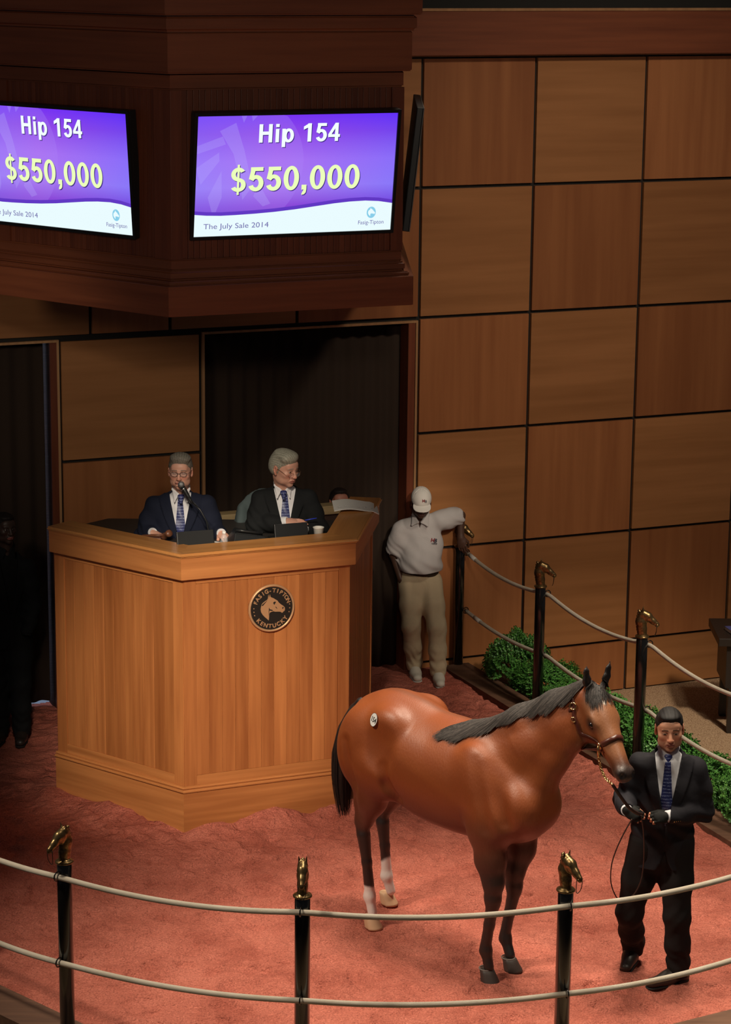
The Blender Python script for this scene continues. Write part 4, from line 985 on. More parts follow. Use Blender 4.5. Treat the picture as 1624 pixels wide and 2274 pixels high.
    # jugular groove and girth, flank hollows
    v.rc((.60, -.268, 1.40), (.73, -.240, 1.08), .022, .010, .09, 's'); v.rc((.50, -.285, 1.42), (.62, -.292, 1.02), .018, .010, .08, 's'); v.rc((.70, .02, 1.45), (.90, .05, 1.5), .0, .0, .0) if 0 else None; v.el((-.30, -.30, 1.30), (.09, .05, .12), .08, 's'); v.el((-.30, .34, 1.30), (.09, .05, .12), .08, 's')
    
    for s in (-1, 1):
        o = .0 if s < 0 else .03
        v.chain([((-.15, o + s * .295, 1.40), .014), ((-.235, o + s * .295, 1.30), .030), ((-.275, o + s * .285, 1.18), .036), ((-.25, o + s * .26, 1.06), .038), ((-.20, o + s * .2, .97), .03)], .035, 's')
        v.el((-.245, o + s * .275, 1.50), (.022, .02, .018), .03, 's'); v.rc((-.62, o + s * .255, 1.26), (-.57, o + s * .235, 1.0), .012, .02, .06, 's')
    # head
    H = lambda p, r, k=.02, op='u': E_(hp_(*p), r, k, op, M=HM)
    yv = HM[:, 1]
    C_([(hp_(.03, 0, -.085), .085), (hp_(.16, 0, -.075), .083), (hp_(.30, 0, -.07), .064), (hp_(.47, 0, -.072), .051)], .03)
    H((.10, 0, -.06), (.12, .095, .075), .03); H((.20, 0, -.055), (.10, .088, .062), .03)
    for s in (1, -1):
        H((.155, s * .048, -.155), (.125, .042, .115), .03); H((.190, s * .078, -.040), (.045, .018, .018), .02)       # cheek, brow
        H((.30, s * .055, -.075), (.11, .012, .012), .02)                                                            # facial crest
        H((.535, s * .034, -.062), (.040, .026, .034), .012); H((.556, s * .037, -.050), (.020, .015, .023), .006, 's')  # nostril
        H((.205, s * .100, -.070), (.025, .018, .017), .008, 's'); v.rc(hp_(.182, s * .092, -.062), hp_(.226, s * .088, -.062), .005, .004, .008)   # eye
        
        # ears
        eb = hp_(.005, s * .062, -.01); upv = np.array([0, 0, 1.]); d_ = upv + HM[:, 1] * .14 * s + HM[:, 0] * .10; d_ /= np.linalg.norm(d_)
        C_([(eb, .020), (eb + d_ * .06, .026), (eb + d_ * .115, .018), (eb + d_ * .165, .002)], .012, flat=(HM[:, 0] * .9 + HM[:, 2] * .3, .5))
        v.rc(eb + d_ * .04 + HM[:, 0] * .028 + yv * .004 * s, eb + d_ * .125 + HM[:, 0] * .016, .014, .005, .008, 's')
    C_([(hp_(.20, 0, -.17), .05), (hp_(.36, 0, -.135), .034), (hp_(.50, 0, -.115), .030)], .03)
    H((.52, 0, -.078), (.062, .052, .056), .02); H((.555, 0, -.085), (.028, .042, .040), .015); H((.505, 0, -.135), (.035, .030, .022), .012)
    v.rc(hp_(.50, -.05, -.118), hp_(.575, 0, -.112), .004, .004, .006, 's'); v.rc(hp_(.50, .05, -.118), hp_(.575, 0, -.112), .004, .004, .006, 's')
    V, F = v.mesh()
    return V, F
HV, HF = build_horse()
def paint_horse(V):
    x, y, z = V[:, 0], V[:, 1], V[:, 2]; n = len(V)
    nz = np.array([noise.noise(Vector(p) * 3.1) for p in V[::1]]) if n < 5 else vnoise(x * 1 + 3 * z, y * 1 + z, .16, 21) - .5
    c = np.tile(np.array([.245, .054, .010]), (n, 1))
    c = mixc(c, (.33, .084, .016), np.clip(.5 + nz, 0, 1) * .5)
    belly_shade = sm(-z, -1.13, -.90); c = mixc(c, (.12, .028, .009), belly_shade * .85)  # shade under the trunk painted into the coat
    # painted shade on the lower chest with dark forearms, then black points
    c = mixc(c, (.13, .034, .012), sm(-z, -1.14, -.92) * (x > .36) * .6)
    leg = (z < 1.0) & ((x < -.25) | ((x > .36) & (x < .75)))
    c = mixc(c, (.10, .028, .012), sm(-z, -.93, -.74) * leg); c = mixc(c, (.012, .009, .008), sm(-z, -.76, -.60) * leg)
    fore = (x > .36) & leg; c = mixc(c, (.010, .008, .007), sm(-z, -.86, -.66) * fore)
    # white hind socks
    e = nz * .05
    c = mixc(c, (.88, .82, .77), sm(-(z + e), -.285, -.262) * ((x < -.3) & (y < .07)))
    c = mixc(c, (.88, .82, .77), sm(-(z + e - (x + .70) * .6), -.345, -.32) * ((x < -.3) & (y > .07)))
    # dark dorsal tint
    c = mixc(c, (.17, .05, .018), sm(1 - np.abs(y - .02) / .05, 0, 1) * (z > 1.4) * (x < .35) * .6)
    # head in its own frame
    q = (V - POLL) @ HM; hx, hy, hz = q[:, 0], q[:, 1], q[:, 2]
    hd = (hx > .0) & (hx < .7) & (np.abs(hy) < .13) & (hz > -.3) & (hz < .15) & (z > 1.3)
    c = mixc(c, (.25, .075, .022), hd * sm(hx, .02, .12) * .7)
    c = mixc(c, (.30, .12, .048), hd * sm(hz, -.09, -.03) * sm(hx, .02, .10) * (1 - sm(hx, .40, .5)) * .8)
    muz = hd * sm(hx + np.maximum(0, -hz - .06) * .5, .40, .535); c = mixc(c, (.022, .015, .013), muz * .95)
    eye = hd * (1 - sm(np.sqrt(((hx - .205) / 1.2) ** 2 + (hz + .072) ** 2), .012, .062)) * (np.abs(hy) > .045); c = mixc(c, (.03, .018, .012), eye * .9)
    nos = hd * (1 - sm(np.sqrt(((hx - .556) / 1.) ** 2 + ((hz + .050) / 1.1) ** 2), .014, .022)) * (np.abs(hy) > .018); c = mixc(c, (.008, .005, .005), nos)
    star = hd * (1 - sm(np.sqrt(((hx - .115) / 1.6) ** 2 + (hy + .006) ** 2), .004, .014)) * (hz > -.05); c = mixc(c, (.75, .68, .6), star)
    star2 = hd * (1 - sm(np.sqrt(((hx - .125) / 1.) ** 2 + (hy - .034) ** 2), .003, .009)) * (hz > -.05); c = mixc(c, (.6, .5, .42), star2)
    ears = (z > POLL[2] + .012) & (np.hypot(x - POLL[0], y - POLL[1]) < .2); c = mixc(c, (.018, .013, .012), ears * 1.)
    return np.clip(c, 0, 1)
coat = vcol('bay_coat', .48, Coat_Weight=.12, Coat_Roughness=.4, Specular_IOR_Level=.7)
n_ = N(coat, 'ShaderNodeTexNoise'); n_.inputs['Scale'].default_value = 1.; n_.inputs['Detail'].default_value = 3; L(coat, coords(coat, (120, 120, 40)), n_.inputs['Vector']); bump(coat, n_.outputs[0], .35, .004)
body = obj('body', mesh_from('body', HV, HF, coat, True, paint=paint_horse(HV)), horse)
# hooves
def hoof(x, y, ang, mat, band=None, sx=1.):
    mb = MB(); n = 28; prof = [(.058, 0), (.0575, .012), (.048, .055), (.045, .072), (.038, .078)]
    rings = []
    for r, z in prof:
        ring = []
        for i in range(n):
            a = 2 * PI * i / n; rr = r * (1.12 if math.cos(a) > 0 else .86 + .1 * abs(math.sin(a)))
            ring.append(mb.bm.verts.new((rr * math.cos(a) - z * .42 + .012, rr * math.sin(a) * .92, z)))
        rings.append(ring)
    for a, b in zip(rings, rings[1:]):
        for i in range(n): mb.bm.faces.new((a[i], a[(i + 1) % n], b[(i + 1) % n], b[i]))
    mb.bm.faces.new(rings[0][::-1]); mb.bm.faces.new(rings[-1])
    o = mb.build('hoof', mat, horse, True); o.location = (x, y, .0); o.rotation_euler = (0, 0, ang); return o
hdark = nmat('dark_hoof', (.055, .042, .036), .55); hlight = nmat('pale_hoof', (.66, .42, .25), .55)
for x, y, a, mt, lab in ((-.505, -.106, R(4), hlight, 'pale horn hoof'), (-.715, .25, R(12), hlight, 'pale horn hoof'), (.575, -.180, R(-4), hdark, None), (.56, .046, R(8), hdark, None)):
    o = hoof(x, y, a, mt); 
    if lab: o['label'] = lab
    else: cb = MB().tube([(.042 * math.cos(q_) - .022, .039 * math.sin(q_), .078) for q_ in [2 * PI * i / 24 for i in range(24)]], .0045, 6, closed=True).build('coronet', nmat('pale_coronet', (.20, .17, .15), .7), o, True)
# eyes
eb_m = nmat('horse_eye', (.012, .007, .005), .05, Coat_Weight=1.)
for s in (1, -1):
    mb = MB(); bmesh.ops.create_uvsphere(mb.bm, u_segments=20, v_segments=14, radius=.0215); o = mb.build('eye', eb_m, horse, True); o.location = hp_(.205, s * .0835, -.070)
# ---------------- hair: mane, forelock, tail as bundles of strands
hair_m = vcol('black_horse_hair', .6, Specular_IOR_Level=.3)
def strands(name, roots, n_seg, parent, w=.0022, col_=(.03, .026, .026), col2=(.10, .085, .08), kind='stuff'):
    """roots: list of polylines (list of Vector); ribbons facing outwards"""
    V = []; F = []; C = []; k = 0
    for pl_, nrm, ww in roots:
        m_ = len(pl_); cc = np.array(col_) + (np.array(col2) - np.array(col_)) * random.random() ** 2
        for i, p in enumerate(pl_):
            t = (pl_[min(i + 1, m_ - 1)] - pl_[max(i - 1, 0)]); side = t.cross(nrm); side = side.normalized() * ww * (1 - .75 * i / (m_ - 1))
            V += [p - side, p + side]; C += [cc, cc]
        for i in range(m_ - 1): F.append((k + 2 * i, k + 2 * i + 2, k + 2 * i + 3, k + 2 * i + 1))
        k += 2 * m_
    o = obj(name, mesh_from(name, np.array(V), np.array(F), hair_m, True, paint=np.array(C)), parent); 
    if kind: o['kind'] = kind
    return o
# surface lookup in horse space for laying hair on the neck
from mathutils.bvhtree import BVHTree
bvh = BVHTree.FromPolygons([tuple(p) for p in HV], [tuple(f) for f in HF])
def crest(t):
    P = [np.array(p) for p in ((.28, -.02, 1.55), (.44, -.01, 1.60), (.64, .02, 1.73), (.84, .08, 1.85), (.98, .125, 1.92), (1.06, .15, 1.965))]
    u = t * (len(P) - 1); i = min(int(u), len(P) - 2); f = u - i; return Vector(P[i] * (1 - f) + P[i + 1] * f)
rt = []; rnd = random.Random(9)
for i in range(5200):
    t = rnd.random(); p = crest(t) + Vector((rnd.uniform(-.01, .01), rnd.uniform(-.022, .012), 0)); ln_ = (.27 + .02 * math.sin(t * 9) + rnd.uniform(-.07, .02)) * (1.0 if t < .85 else .8)
    hit = bvh.find_nearest(p); p = hit[0] + hit[1] * .004; pl_ = [p]; vel = Vector((-.35, -.8, .0)); 
    for s in range(8):
        vel = vel * .6 + Vector((-.42 - .6 * (1 - t) ** 2 + .08 * math.sin(t * 40), -.55, -.66)) * .4; vel.normalize(); q = p + vel * ln_ / 8; h2 = bvh.find_nearest(q); off = .005 + .006 * rnd.random()
        q2 = h2[0] + h2[1] * off
        if (q - h2[0]).dot(h2[1]) < off: q = q2
        else: q = q * .5 + q2 * .5
        p = q; pl_.append(p)
    rt.append((pl_, h2[1], .0034))
strands('mane', rt, 8, horse, col_=(.022, .018, .016), col2=(.085, .070, .062))
rt = []
for i in range(420):
    t = rnd.random(); p0 = Vector(hp_(-.02 + rnd.uniform(-.015, .02), rnd.uniform(-.05, .05), .03)); ln_ = rnd.uniform(.10, .17); hit = bvh.find_nearest(p0); p = hit[0] + hit[1] * .004; pl_ = [p]
    sd = -1. if rnd.random() < .72 else .9; d0 = Vector(HM @ np.array([.85, sd * rnd.uniform(.2, .8), 0.])); d0.normalize()
    for s in range(7):
        q = p + d0 * ln_ / 7; h2 = bvh.find_nearest(q); p = h2[0] + h2[1] * (.005 + .006 * rnd.random()); pl_.append(p)
    rt.append((pl_, h2[1], .0030))
strands('forelock', rt, 7, horse, col_=(.015, .012, .011), col2=(.05, .04, .036))
rt = []
TP = [np.array(p) for p in ((-.76, .03, 1.43), (-.815, .025, 1.37), (-.865, .01, 1.24), (-.89, .0, 1.05), (-.885, -.005, .85), (-.86, -.01, .64))]
for i in range(2000):
    a = rnd.uniform(0, 2 * PI); rr = rnd.random() ** .5; wd = [.02, .04, .065, .085, .08, .05]; e = rnd.uniform(.72, 1.0) if rnd.random() < .7 else rnd.uniform(.4, .9); pl_ = []
    for s in range(10):
        u = s / 9 * e * 5; k = min(int(u), 4); f = u - k; c_ = TP[k] * (1 - f) + TP[k + 1] * f; w_ = (wd[k] * (1 - f) + wd[k + 1] * f) * rr
        pl_.append(Vector(c_) + Vector((math.cos(a) * w_ * .8, math.sin(a) * w_, .004 * math.sin(s + i))))
    rt.append((pl_, Vector((math.cos(a), math.sin(a), 0)), .0034))
strands('tail', rt, 9, horse, col_=(.010, .008, .008), col2=(.05, .03, .022))
v = Vol((-.93, -.06, .95), (-.68, .09, 1.53), .01); v.chain([(TP[0], .030), (TP[1], .028), (TP[2], .026), (TP[3], .018)], .02); a_, b_ = v.mesh()
obj('tail_dock', mesh_from('tail_dock', a_, b_, nmat('tail_black', (.014, .01, .009), .5), True), horse)
# ---------------- sticker
def surf(p, off=.0015):
    h = bvh.find_nearest(Vector(p)); return h[0] + h[1] * off, h[1]
# nearest surface point to where the sticker sits
spos, sn = surf((-.385, -.30, 1.475), .002)
sk = tag(empty('hip_sticker', (0, 0, 0)), 'round white sticker numbered 154 on the horse\'s right hip', 'sticker')
yax = Vector((0, 0, 1)); yax = (yax - sn * yax.dot(sn)).normalized(); xax = yax.cross(sn)
ml = Matrix((xax, yax, sn)).transposed().to_4x4(); ml.translation = spos + sn * .004
sk.matrix_basis = Matrix.Translation(Vector(HO)) @ Matrix.Rotation(HA, 4, 'Z') @ ml @ Matrix.Rotation(R(-8), 4, 'Z') @ Matrix.Scale(1.25, 4)
MB().lathe([(.0, .0), (.030, .0), (.030, .0015), (0, .0015)], 40, cap=False).build('disc', nmat('sticker_paper', (.85, .85, .82), .5), sk).scale = (.96, 1.12, 1)
me = text_mesh('154', .034, .0006, .0002, 'CENTER'); me.materials.clear(); me.materials.append(nmat('sticker_ink', (.02, .02, .02), .5)); o = obj('lettering', me, sk); o.location = (0, -.012, .0022); o.scale = (.92, 1.1, 1)
MB().tube([(.0305 * .96 * math.cos(a * PI / 24), .0305 * 1.12 * math.sin(a * PI / 24), .001) for a in range(48)], .0009, 6, closed=True).build('rim', nmat('sticker_ink', (0, 0, 0), .5), sk)
# ---------------- halter: leather straps follow the head, with brass fittings
halter = tag(empty('halter', tuple(HO), HA), 'brown leather halter with brass buckles on the bay horse\'s head', 'halter')
leather = nmat('brown_leather', (.085, .022, .014), .34); lead_leather = nmat('dark_leather', (.035, .014, .010), .4)
def strap(name, pts, w=.012, th=.003, off=.0035, n=40, closed=False, mat=leather, parent=halter):
    P = [hp_(*p) for p in pts]; out = []
    m_ = len(P); seg = m_ if closed else m_ - 1
    for i in range(seg):
        a, b = P[i], P[(i + 1) % m_]
        for j in range(max(2, n // seg)): out.append(Vector(a + (b - a) * j / max(2, n // seg)))
    if not closed: out.append(Vector(P[-1]))
    S = []; Nn = []
    for p in out: h = bvh.find_nearest(p); S.append(h[0] + h[1] * off); Nn.append(h[1])
    for _ in range(3):
        k = len(S); S = [S[i] if (not closed and i in (0, k - 1)) else (S[(i - 1) % k] + S[i] * 2 + S[(i + 1) % k]) / 4 for i in range(k)]; Nn = [(Nn[(i - 1) % k] + Nn[i] + Nn[(i + 1) % k]).normalized() for i in range(k)]
    mb = MB(); rings = []; k = len(S)
    for i in range(k):
        t = (S[(i + 1) % k] - S[(i - 1) % k]) if closed or 0 < i < k - 1 else (S[1] - S[0] if i == 0 else S[-1] - S[-2]); t.normalize(); nn = (Nn[i] - t * Nn[i].dot(t)).normalized(); sd = t.cross(nn) * w
        rings.append([mb.bm.verts.new(S[i] + q) for q in (-sd - nn * .001, -sd + nn * th * .6, nn * th, sd + nn * th * .6, sd - nn * .001)])
    for a, b in list(zip(rings, rings[1:])) + ([(rings[-1], rings[0])] if closed else []):
        for j in range(5): f = mb.bm.faces.new((a[j], a[(j + 1) % 5], b[(j + 1) % 5], b[j])); f.smooth = True
    mb.build(name, mat, parent); return S
NX = .345
strap('noseband', [(NX - .01, -.10, -.10), (NX, -.06, .02), (NX, 0, .05), (NX, .06, .02), (NX - .01, .10, -.10), (NX - .01, .07, -.24), (NX - .01, 0, -.28), (NX - .01, -.07, -.24)], .015, .005, .004, 64, True)
for s in (-1, 1):
    strap('cheek_strap', [(NX - .01, s * .09, -.115), (.22, s * .12, -.165), (.10, s * .12, -.15), (.05, s * .12, -.10)], .010, .004, .004, 30)
    strap('crown_strap', [(.06, s * .13, -.10), (-.05, s * .14, -.08), (-.11, s * .10, -.05), (-.13, 0, -.01)], .010, .004, .004, 24)
strap('throat_strap', [(.06, -.12, -.12), (.05, -.08, -.27), (.05, 0, -.33), (.05, .08, -.27), (.06, .12, -.12)], .009, .004, .005, 40)
def torus_at(name, c, nrm, r, t, parent, mat=brass, sx=1.):
    mb = MB(); pts = []
    z = Vector(nrm).normalized(); x = z.orthogonal().normalized(); y = z.cross(x)
    mb.tube([Vector(c) + x * math.cos(a) * r * sx + y * math.sin(a) * r for a in [2 * PI * i / 20 for i in range(20)]], t, 8, closed=True); return mb.build(name, mat, parent, True)
for s in (-1, 1):
    for p in ((NX - .01, s * .10, -.115), (.055, s * .13, -.11)):
        c_, nn = surf(hp_(*p), .008); torus_at('brass_ring', c_, nn, .020, .0042, halter)
    c_, nn = surf(hp_(.12, s * .13, -.155), .009); torus_at('buckle', c_, nn, .015, .003, halter, sx=.7)
chinr = Vector(hp_(NX + .0, -.035, -.225)); 
# lead: brass snap and chain from the halter's lower ring, leather shank to the hands
lead = tag(empty('lead_shank', tuple(HO), HA), 'leather lead shank with brass chain, from the halter to the handler\'s gloved hands', 'lead')
Mi = (Matrix.Translation(Vector(HO)) @ Matrix.Rotation(HA, 4, 'Z')).inverted()
c0, nn0 = surf(hp_(NX - .01, -.10, -.115), .014)
HANDW = Vector((1.60, 13.47, 1.205))                     # between the handler's hands, world space
hl_ = Mi @ HANDW
mid_ = Vector(hp_(.46, -.06, -.24)); end_ = Mi @ Vector((1.452, 13.40, 1.42))
P = []
for i in range(25):
    t = i / 24; P.append((1 - t) ** 2 * c0 + 2 * t * (1 - t) * (mid_ + Vector((0, 0, 0))) + t * t * end_)
for i in range(0, 24):
    a, b = P[i], P[i + 1]; c_ = (a + b) / 2; d_ = (b - a).normalized(); x = d_.orthogonal().normalized(); x = Matrix.Rotation(i * PI / 2 + .4, 3, d_) @ x
    mb = MB(); mb.tube([c_ + d_ * math.cos(u) * .0125 + x * math.sin(u) * .0075 for u in [2 * PI * k / 12 for k in range(12)]], .0024, 6, closed=True); mb.build('chain_link', brass, lead, True)
mb = MB(); mb.tube([c0, c0 + (mid_ - c0) * .18, c0 + (mid_ - c0) * .42], [.006, .009, .006], 8); mb.build('snap_hook', brass, lead, True)
def strap_free(name, pts, w, th, mat, parent, n=30):
    pts = [Vector(p) for p in pts]; m_ = len(pts); out = []
    def cr(i, t):
        p0, p1, p2, p3 = pts[max(i - 1, 0)], pts[i], pts[i + 1], pts[min(i + 2, m_ - 1)]
        return .5 * ((2 * p1) + (-p0 + p2) * t + (2 * p0 - 5 * p1 + 4 * p2 - p3) * t * t + (-p0 + 3 * p1 - 3 * p2 + p3) * t ** 3)
    for i in range(m_ - 1):
        for j in range(8): out.append(cr(i, j / 8))
    out.append(pts[-1]); return MB().tube(out, w, 8, flat=th).build(name, mat, parent, True), out
W2 = lambda *p: Mi @ Vector(p)
strap_free('shank', [end_, W2(1.50, 13.42, 1.345), W2(1.56, 13.45, 1.26), W2(1.61, 13.48, 1.215), W2(1.645, 13.5, 1.20)], .010, .4, lead_leather, lead)
# loose end looping down past the knee and back to the hand
strap_free('shank_loop', [W2(1.635, 13.49, 1.20), W2(1.655, 13.50, 1.10), W2(1.665, 13.50, .95), W2(1.655, 13.50, .80), W2(1.615, 13.50, .70), W2(1.555, 13.50, .655), W2(1.51, 13.50, .68), W2(1.475, 13.50, .77), W2(1.475, 13.50, .88), W2(1.50, 13.50, .98), W2(1.545, 13.5, 1.09), W2(1.585, 13.5, 1.17)], .009, .4, lead_leather, lead)
# ================================================================== PEOPLE
def rotx(a): return np.array([[1, 0, 0], [0, math.cos(a), -math.sin(a)], [0, math.sin(a), math.cos(a)]])
def roty(a): return np.array([[math.cos(a), 0, math.sin(a)], [0, 1, 0], [-math.sin(a), 0, math.cos(a)]])
A3 = lambda *p: np.array(p, float)
import functools
MXR = lambda L_: functools.reduce(np.maximum, L_)
def head_sdf(v, C, M, s, neck, jaw=1., nose=1., mouth_open=0., plump=1.):
    """head frame: x to the person's left, -y forward, z up"""
    q = lambda x, y, z: C + M @ (A3(x, y, z) * s)
    E = lambda p, r, k=.012, op='u': v.el(q(*p), A3(*r) * s, k * s, op, M=M)
    RC = lambda a, b, ra, rb, k=.01, op='u', flat=None: v.rc(q(*a), q(*b), ra * s, rb * s, k * s, op, flat)
    E((0, .014, .036), (.073, .092, .078), .02); E((0, -.03, -.015), (.060 * plump, .060, .085), .03); E((0, -.03, -.062), (.050 * jaw * plump, .052, .042), .03)
    E((0, -.070, -.094), (.022, .019, .017), .02); E((0, -.066, .045), (.052, .024, .034), .025)
    for t in (1, -1):
        E((t * .042, -.058, -.016), (.022, .024, .020), .02); E((t * .047 * jaw, -.02, -.07), (.014, .028, .02), .02)
        RC((t * .012, -.087, .027), (t * .042, -.078, .027), .0075, .006, .01)
        E((t * .031, -.096, .009), (.017, .012, .0105), .010, 's')
        E((t * .031, -.0775, .009), (.0125, .0125, .0125), .002)
        RC((t * .019, -.0865, .0145), (t * .044, -.080, .0125), .0035, .003, .003); RC((t * .020, -.0865, .002), (t * .042, -.081, .002), .0030, .0025, .004)   # lids
        E((t * .012 * nose, -.098, -.030), (.0085, .011, .0075), .006); E((t * .008, -.108, -.0385), (.0035, .005, .0028), .002, 's')
        # ear
        Me = M @ rotz(t * R(18)) @ rotx(R(-10)); v.el(q(t * .078, .012, .0), A3(.008, .020, .033) * s, .006 * s, M=Me)
        v.el(q(t * .0855, .006, .004), A3(.005, .011, .019) * s, .004 * s, 's', M=Me); v.el(q(t * .0765, .004, -.027), A3(.007, .010, .012) * s, .006 * s, M=Me)
    RC((0, -.086, .022), (0, -.107, -.022), .0085, .0105 * nose, .012); E((0, -.1095, -.028), (.0115 * nose, .0115, .0095), .006)
    E((0, -.087, -.054), (.026, .013, .013), .015)
    if mouth_open:
        E((0, -.104, -.066), (.019, .016, .0085), .004, 's')
    RC((-.018, -.0945, -.0545), (.018, -.0945, -.0545), .0042, .0042, .006); RC((0, -.0985, -.0550), (0, -.0985, -.0552), .0045, .0045, .006)
    lo_ = .067 + mouth_open * .010
    RC((-.016, -.0920, -lo_), (.016, -.0920, -lo_), .0055, .0055, .006)
    if not mouth_open: RC((-.025, -.0965, -.0605), (.025, -.0965, -.0605), .0016, .0016, .003, 's')
    for t in (1, -1): RC((t * .024, -.093, -.034), (t * .034, -.082, -.062), .003, .002, .008, 's')         # nasolabial fold
    nb = np.array(neck, float); v.rc(q(0, .026, -.05), nb, .056 * s, .058, .03); 
def paint_head(V, C, M, s, skin, stub=.0, lips=(.42, .14, .12), brow=(.03, .02, .015), iris=(.03, .02, .015), closed=False, cheeks=.25):
    n = len(V); q = ((V - C) @ M) / s; x, y, z = q[:, 0], q[:, 1], q[:, 2]; c = np.tile(np.array(skin, float), (n, 1)); ax = np.abs(x)
    g = lambda cx, cz, rx, rz: np.clip(1 - np.sqrt(((ax - cx) / rx) ** 2 + ((z - cz) / rz) ** 2), 0, 1)
    fr = y < -.03
    c = mixc(c, (skin[0] * 1.05, skin[1] * .72, skin[2] * .68), np.clip(g(.038, -.025, .03, .024) * 1.6, 0, 1) * fr * cheeks * 2)
    c = mixc(c, (skin[0] * 1.0, skin[1] * .70, skin[2] * .66), np.clip(g(0, -.026, .02, .016) * 2, 0, 1) * (y < -.09) * cheeks * 2)
    if stub: c = mixc(c, (.12, .09, .08), sm(-z, .032, .055) * (y < .0) * (z > -.12) * stub * (g(0, -.03, .012, .02) < .3))
    eye = fr * ((np.sqrt((ax - .031) ** 2 + ((y + .0775)) ** 2 + (z - .009) ** 2) < .0134)) * (np.abs(z - .0075) < .0052)
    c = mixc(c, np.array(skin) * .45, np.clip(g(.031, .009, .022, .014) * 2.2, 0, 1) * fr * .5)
    if not closed:
        c = mixc(c, (.34, .29, .26), eye * (np.abs(ax - .031) < .0105)); c = mixc(c, iris, eye * ((ax - .031) ** 2 + (z - .0085) ** 2 < .0066 ** 2))
    c = mixc(c, brow, (fr & (np.abs(z - (.0315 - np.maximum(0, ax - .035) * .45)) < .0042) & (ax > .012) & (ax < .049)) * .8)
    lp = (np.clip(1 - np.sqrt((x / .027) ** 2 + ((z + .0605) / .0125) ** 2), 0, 1) > .0) & (y < -.085); c = mixc(c, lips, lp * .75)
    c = mixc(c, (.05, .015, .012), ((np.abs(z + .0605) < .0016) & (np.abs(x) < .023) & (y < -.085)) * .8)
    c = mixc(c, np.array(skin) * np.array([.95, .72, .7]), (ax > .074) * (np.abs(z) < .04) * (np.abs(y - .01) < .04) * .6)
    return c
def hair_mesh(C, M, s, style, col1, col2, thick=.011):
    if style == 'short': thick = .007
    v = Vol(C - .17 * s, C + .17 * s, .0035)
    q = lambda x, y, z: C + M @ (A3(x, y, z) * s)
    E = lambda p, r, k=.012, op='u': v.el(q(*p), A3(*r) * s, k * s, op, M=M)
    E((0, .018, .040), (.0755 + thick * .55, .093 + thick * .8, .078 + thick), .01); E((0, .045, .0), (.072 + thick * .5, .062 + thick, .07), .03)
    if style == 'volume': E((-.012, -.030, .104), (.055, .052, .034), .03); E((.03, -.02, .098), (.045, .055, .024), .03)
    if style == 'swept': E((-.015, -.045, .092), (.066, .042, .036), .03); E((.0, .0, .105), (.068, .08, .024), .03)
    if style == 'short': E((0, -.040, .094), (.054, .045, .020), .03)
    zf = {'short': .073, 'volume': .080, 'swept': .078}[style]
    # clear the face, the ears and the nape
    E((0, -.130, zf - .100), (.072, .080, .098), .014, 's'); E((0, -.095, -.06), (.085, .085, .09), .01, 's')
    for t in (1, -1): E((t * .088, .008, -.004), (.024, .026, .036), .006, 's'); E((t * .075, -.062, .012), (.03, .036, .038), .008, 's')
    X, Y, Z = v.P((slice(None),) * 3); P = [(X - C[0]) * M[0, i] + (Y - C[1]) * M[1, i] + (Z - C[2]) * M[2, i] for i in range(3)]
    lx, ly, lz = [p / s for p in P]
    v.f = np.maximum(v.f, -(lz + .052 + .0 * lx)); v.f = v.f.astype(np.float32)
    phi = np.arctan2(lx, lz + .02); comb = .0007 * np.sin(phi * 34 + np.sin(ly * 22) * 1.2) + .0008 * np.sin(phi * 15 + ly * 30)
    v.f = (v.f + comb * {'short': .6, 'swept': .35, 'volume': .8}[style]).astype(np.float32)
    V, F = v.mesh(); L_ = (V - C) @ M / s
    t = np.clip(.5 + .5 * np.sin(np.arctan2(L_[:, 0], L_[:, 2] + .02) * 55 + L_[:, 1] * 30), 0, 1) * .3 + .6 * np.random.RandomState(3).rand(len(V))
    return V, F, np.array(col1) * (1 - t[:, None]) + np.array(col2) * t[:, None]
def hand_sdf(v, W, M, side, curl=(.9, .9, .9, .9), s=1., grow=0., glove=False, thumb=(.6, .3), spread=.0):
    """W wrist; M columns: fingers, thumb side, back of hand"""
    q = lambda x, y, z: W + M @ (A3(x, y, z) * s)
    v.el(q(.045, .0, 0), A3(.052, .042, .0165) * s + grow, .01, M=M); v.rc(q(-.01, 0, 0), q(.03, .0, 0), .026 * s + grow, .028 * s + grow, .02, flat=(M[:, 2], .7))
    Ls = (.072, .080, .074, .058)
    for i, (L_, y0) in enumerate(zip(Ls, (.030, .010, -.011, -.031))):
        p = A3(.082 - abs(y0 - .008) * .25, y0, .0); a = 0.; b = spread * (1.5 - i); r = (.0092, .0092, .0088, .0078)[i]
        for j, (f, kk) in enumerate(zip((.46, .30, .24), (.55, 1., .7))):
            a += curl[i] * kk; d = A3(math.cos(a) * math.cos(b), math.sin(b), -math.sin(a)); p2 = p + d * L_ * f * 1.12
            if not glove or j == 0: v.rc(q(*p), q(*(p2 if not glove else p + d * L_ * f * .85)), r * s + grow, (r - .0007) * s + grow, .0035)
            p = p2; r -= .0008
    t0 = A3(.018, .030, -.006); t1 = t0 + A3(.030, .026 * (1 - thumb[1]), -.012 - .02 * thumb[1]); t2 = t1 + A3(.027, .010 - .02 * thumb[0], -.010 - .01 * thumb[0]); t3 = t2 + A3(.020, .002 - .016 * thumb[0], -.006)
    v.rc(q(*t0), q(*t1), .0135 * s + grow, .0115 * s + grow, .008)
    if not glove: v.rc(q(*t1), q(*t2), .011 * s + grow, .0098 * s + grow, .004); v.rc(q(*t2), q(*t3), .0098 * s, .0082 * s, .004)
def bounds(ps, m): a = np.array(ps); return a.min(0) - m, a.max(0) + m
skin_m = vcol('skin', .48, Subsurface_Weight=.06, Specular_IOR_Level=.45)
hairv = vcol('head_hair', .62, Specular_IOR_Level=.25)
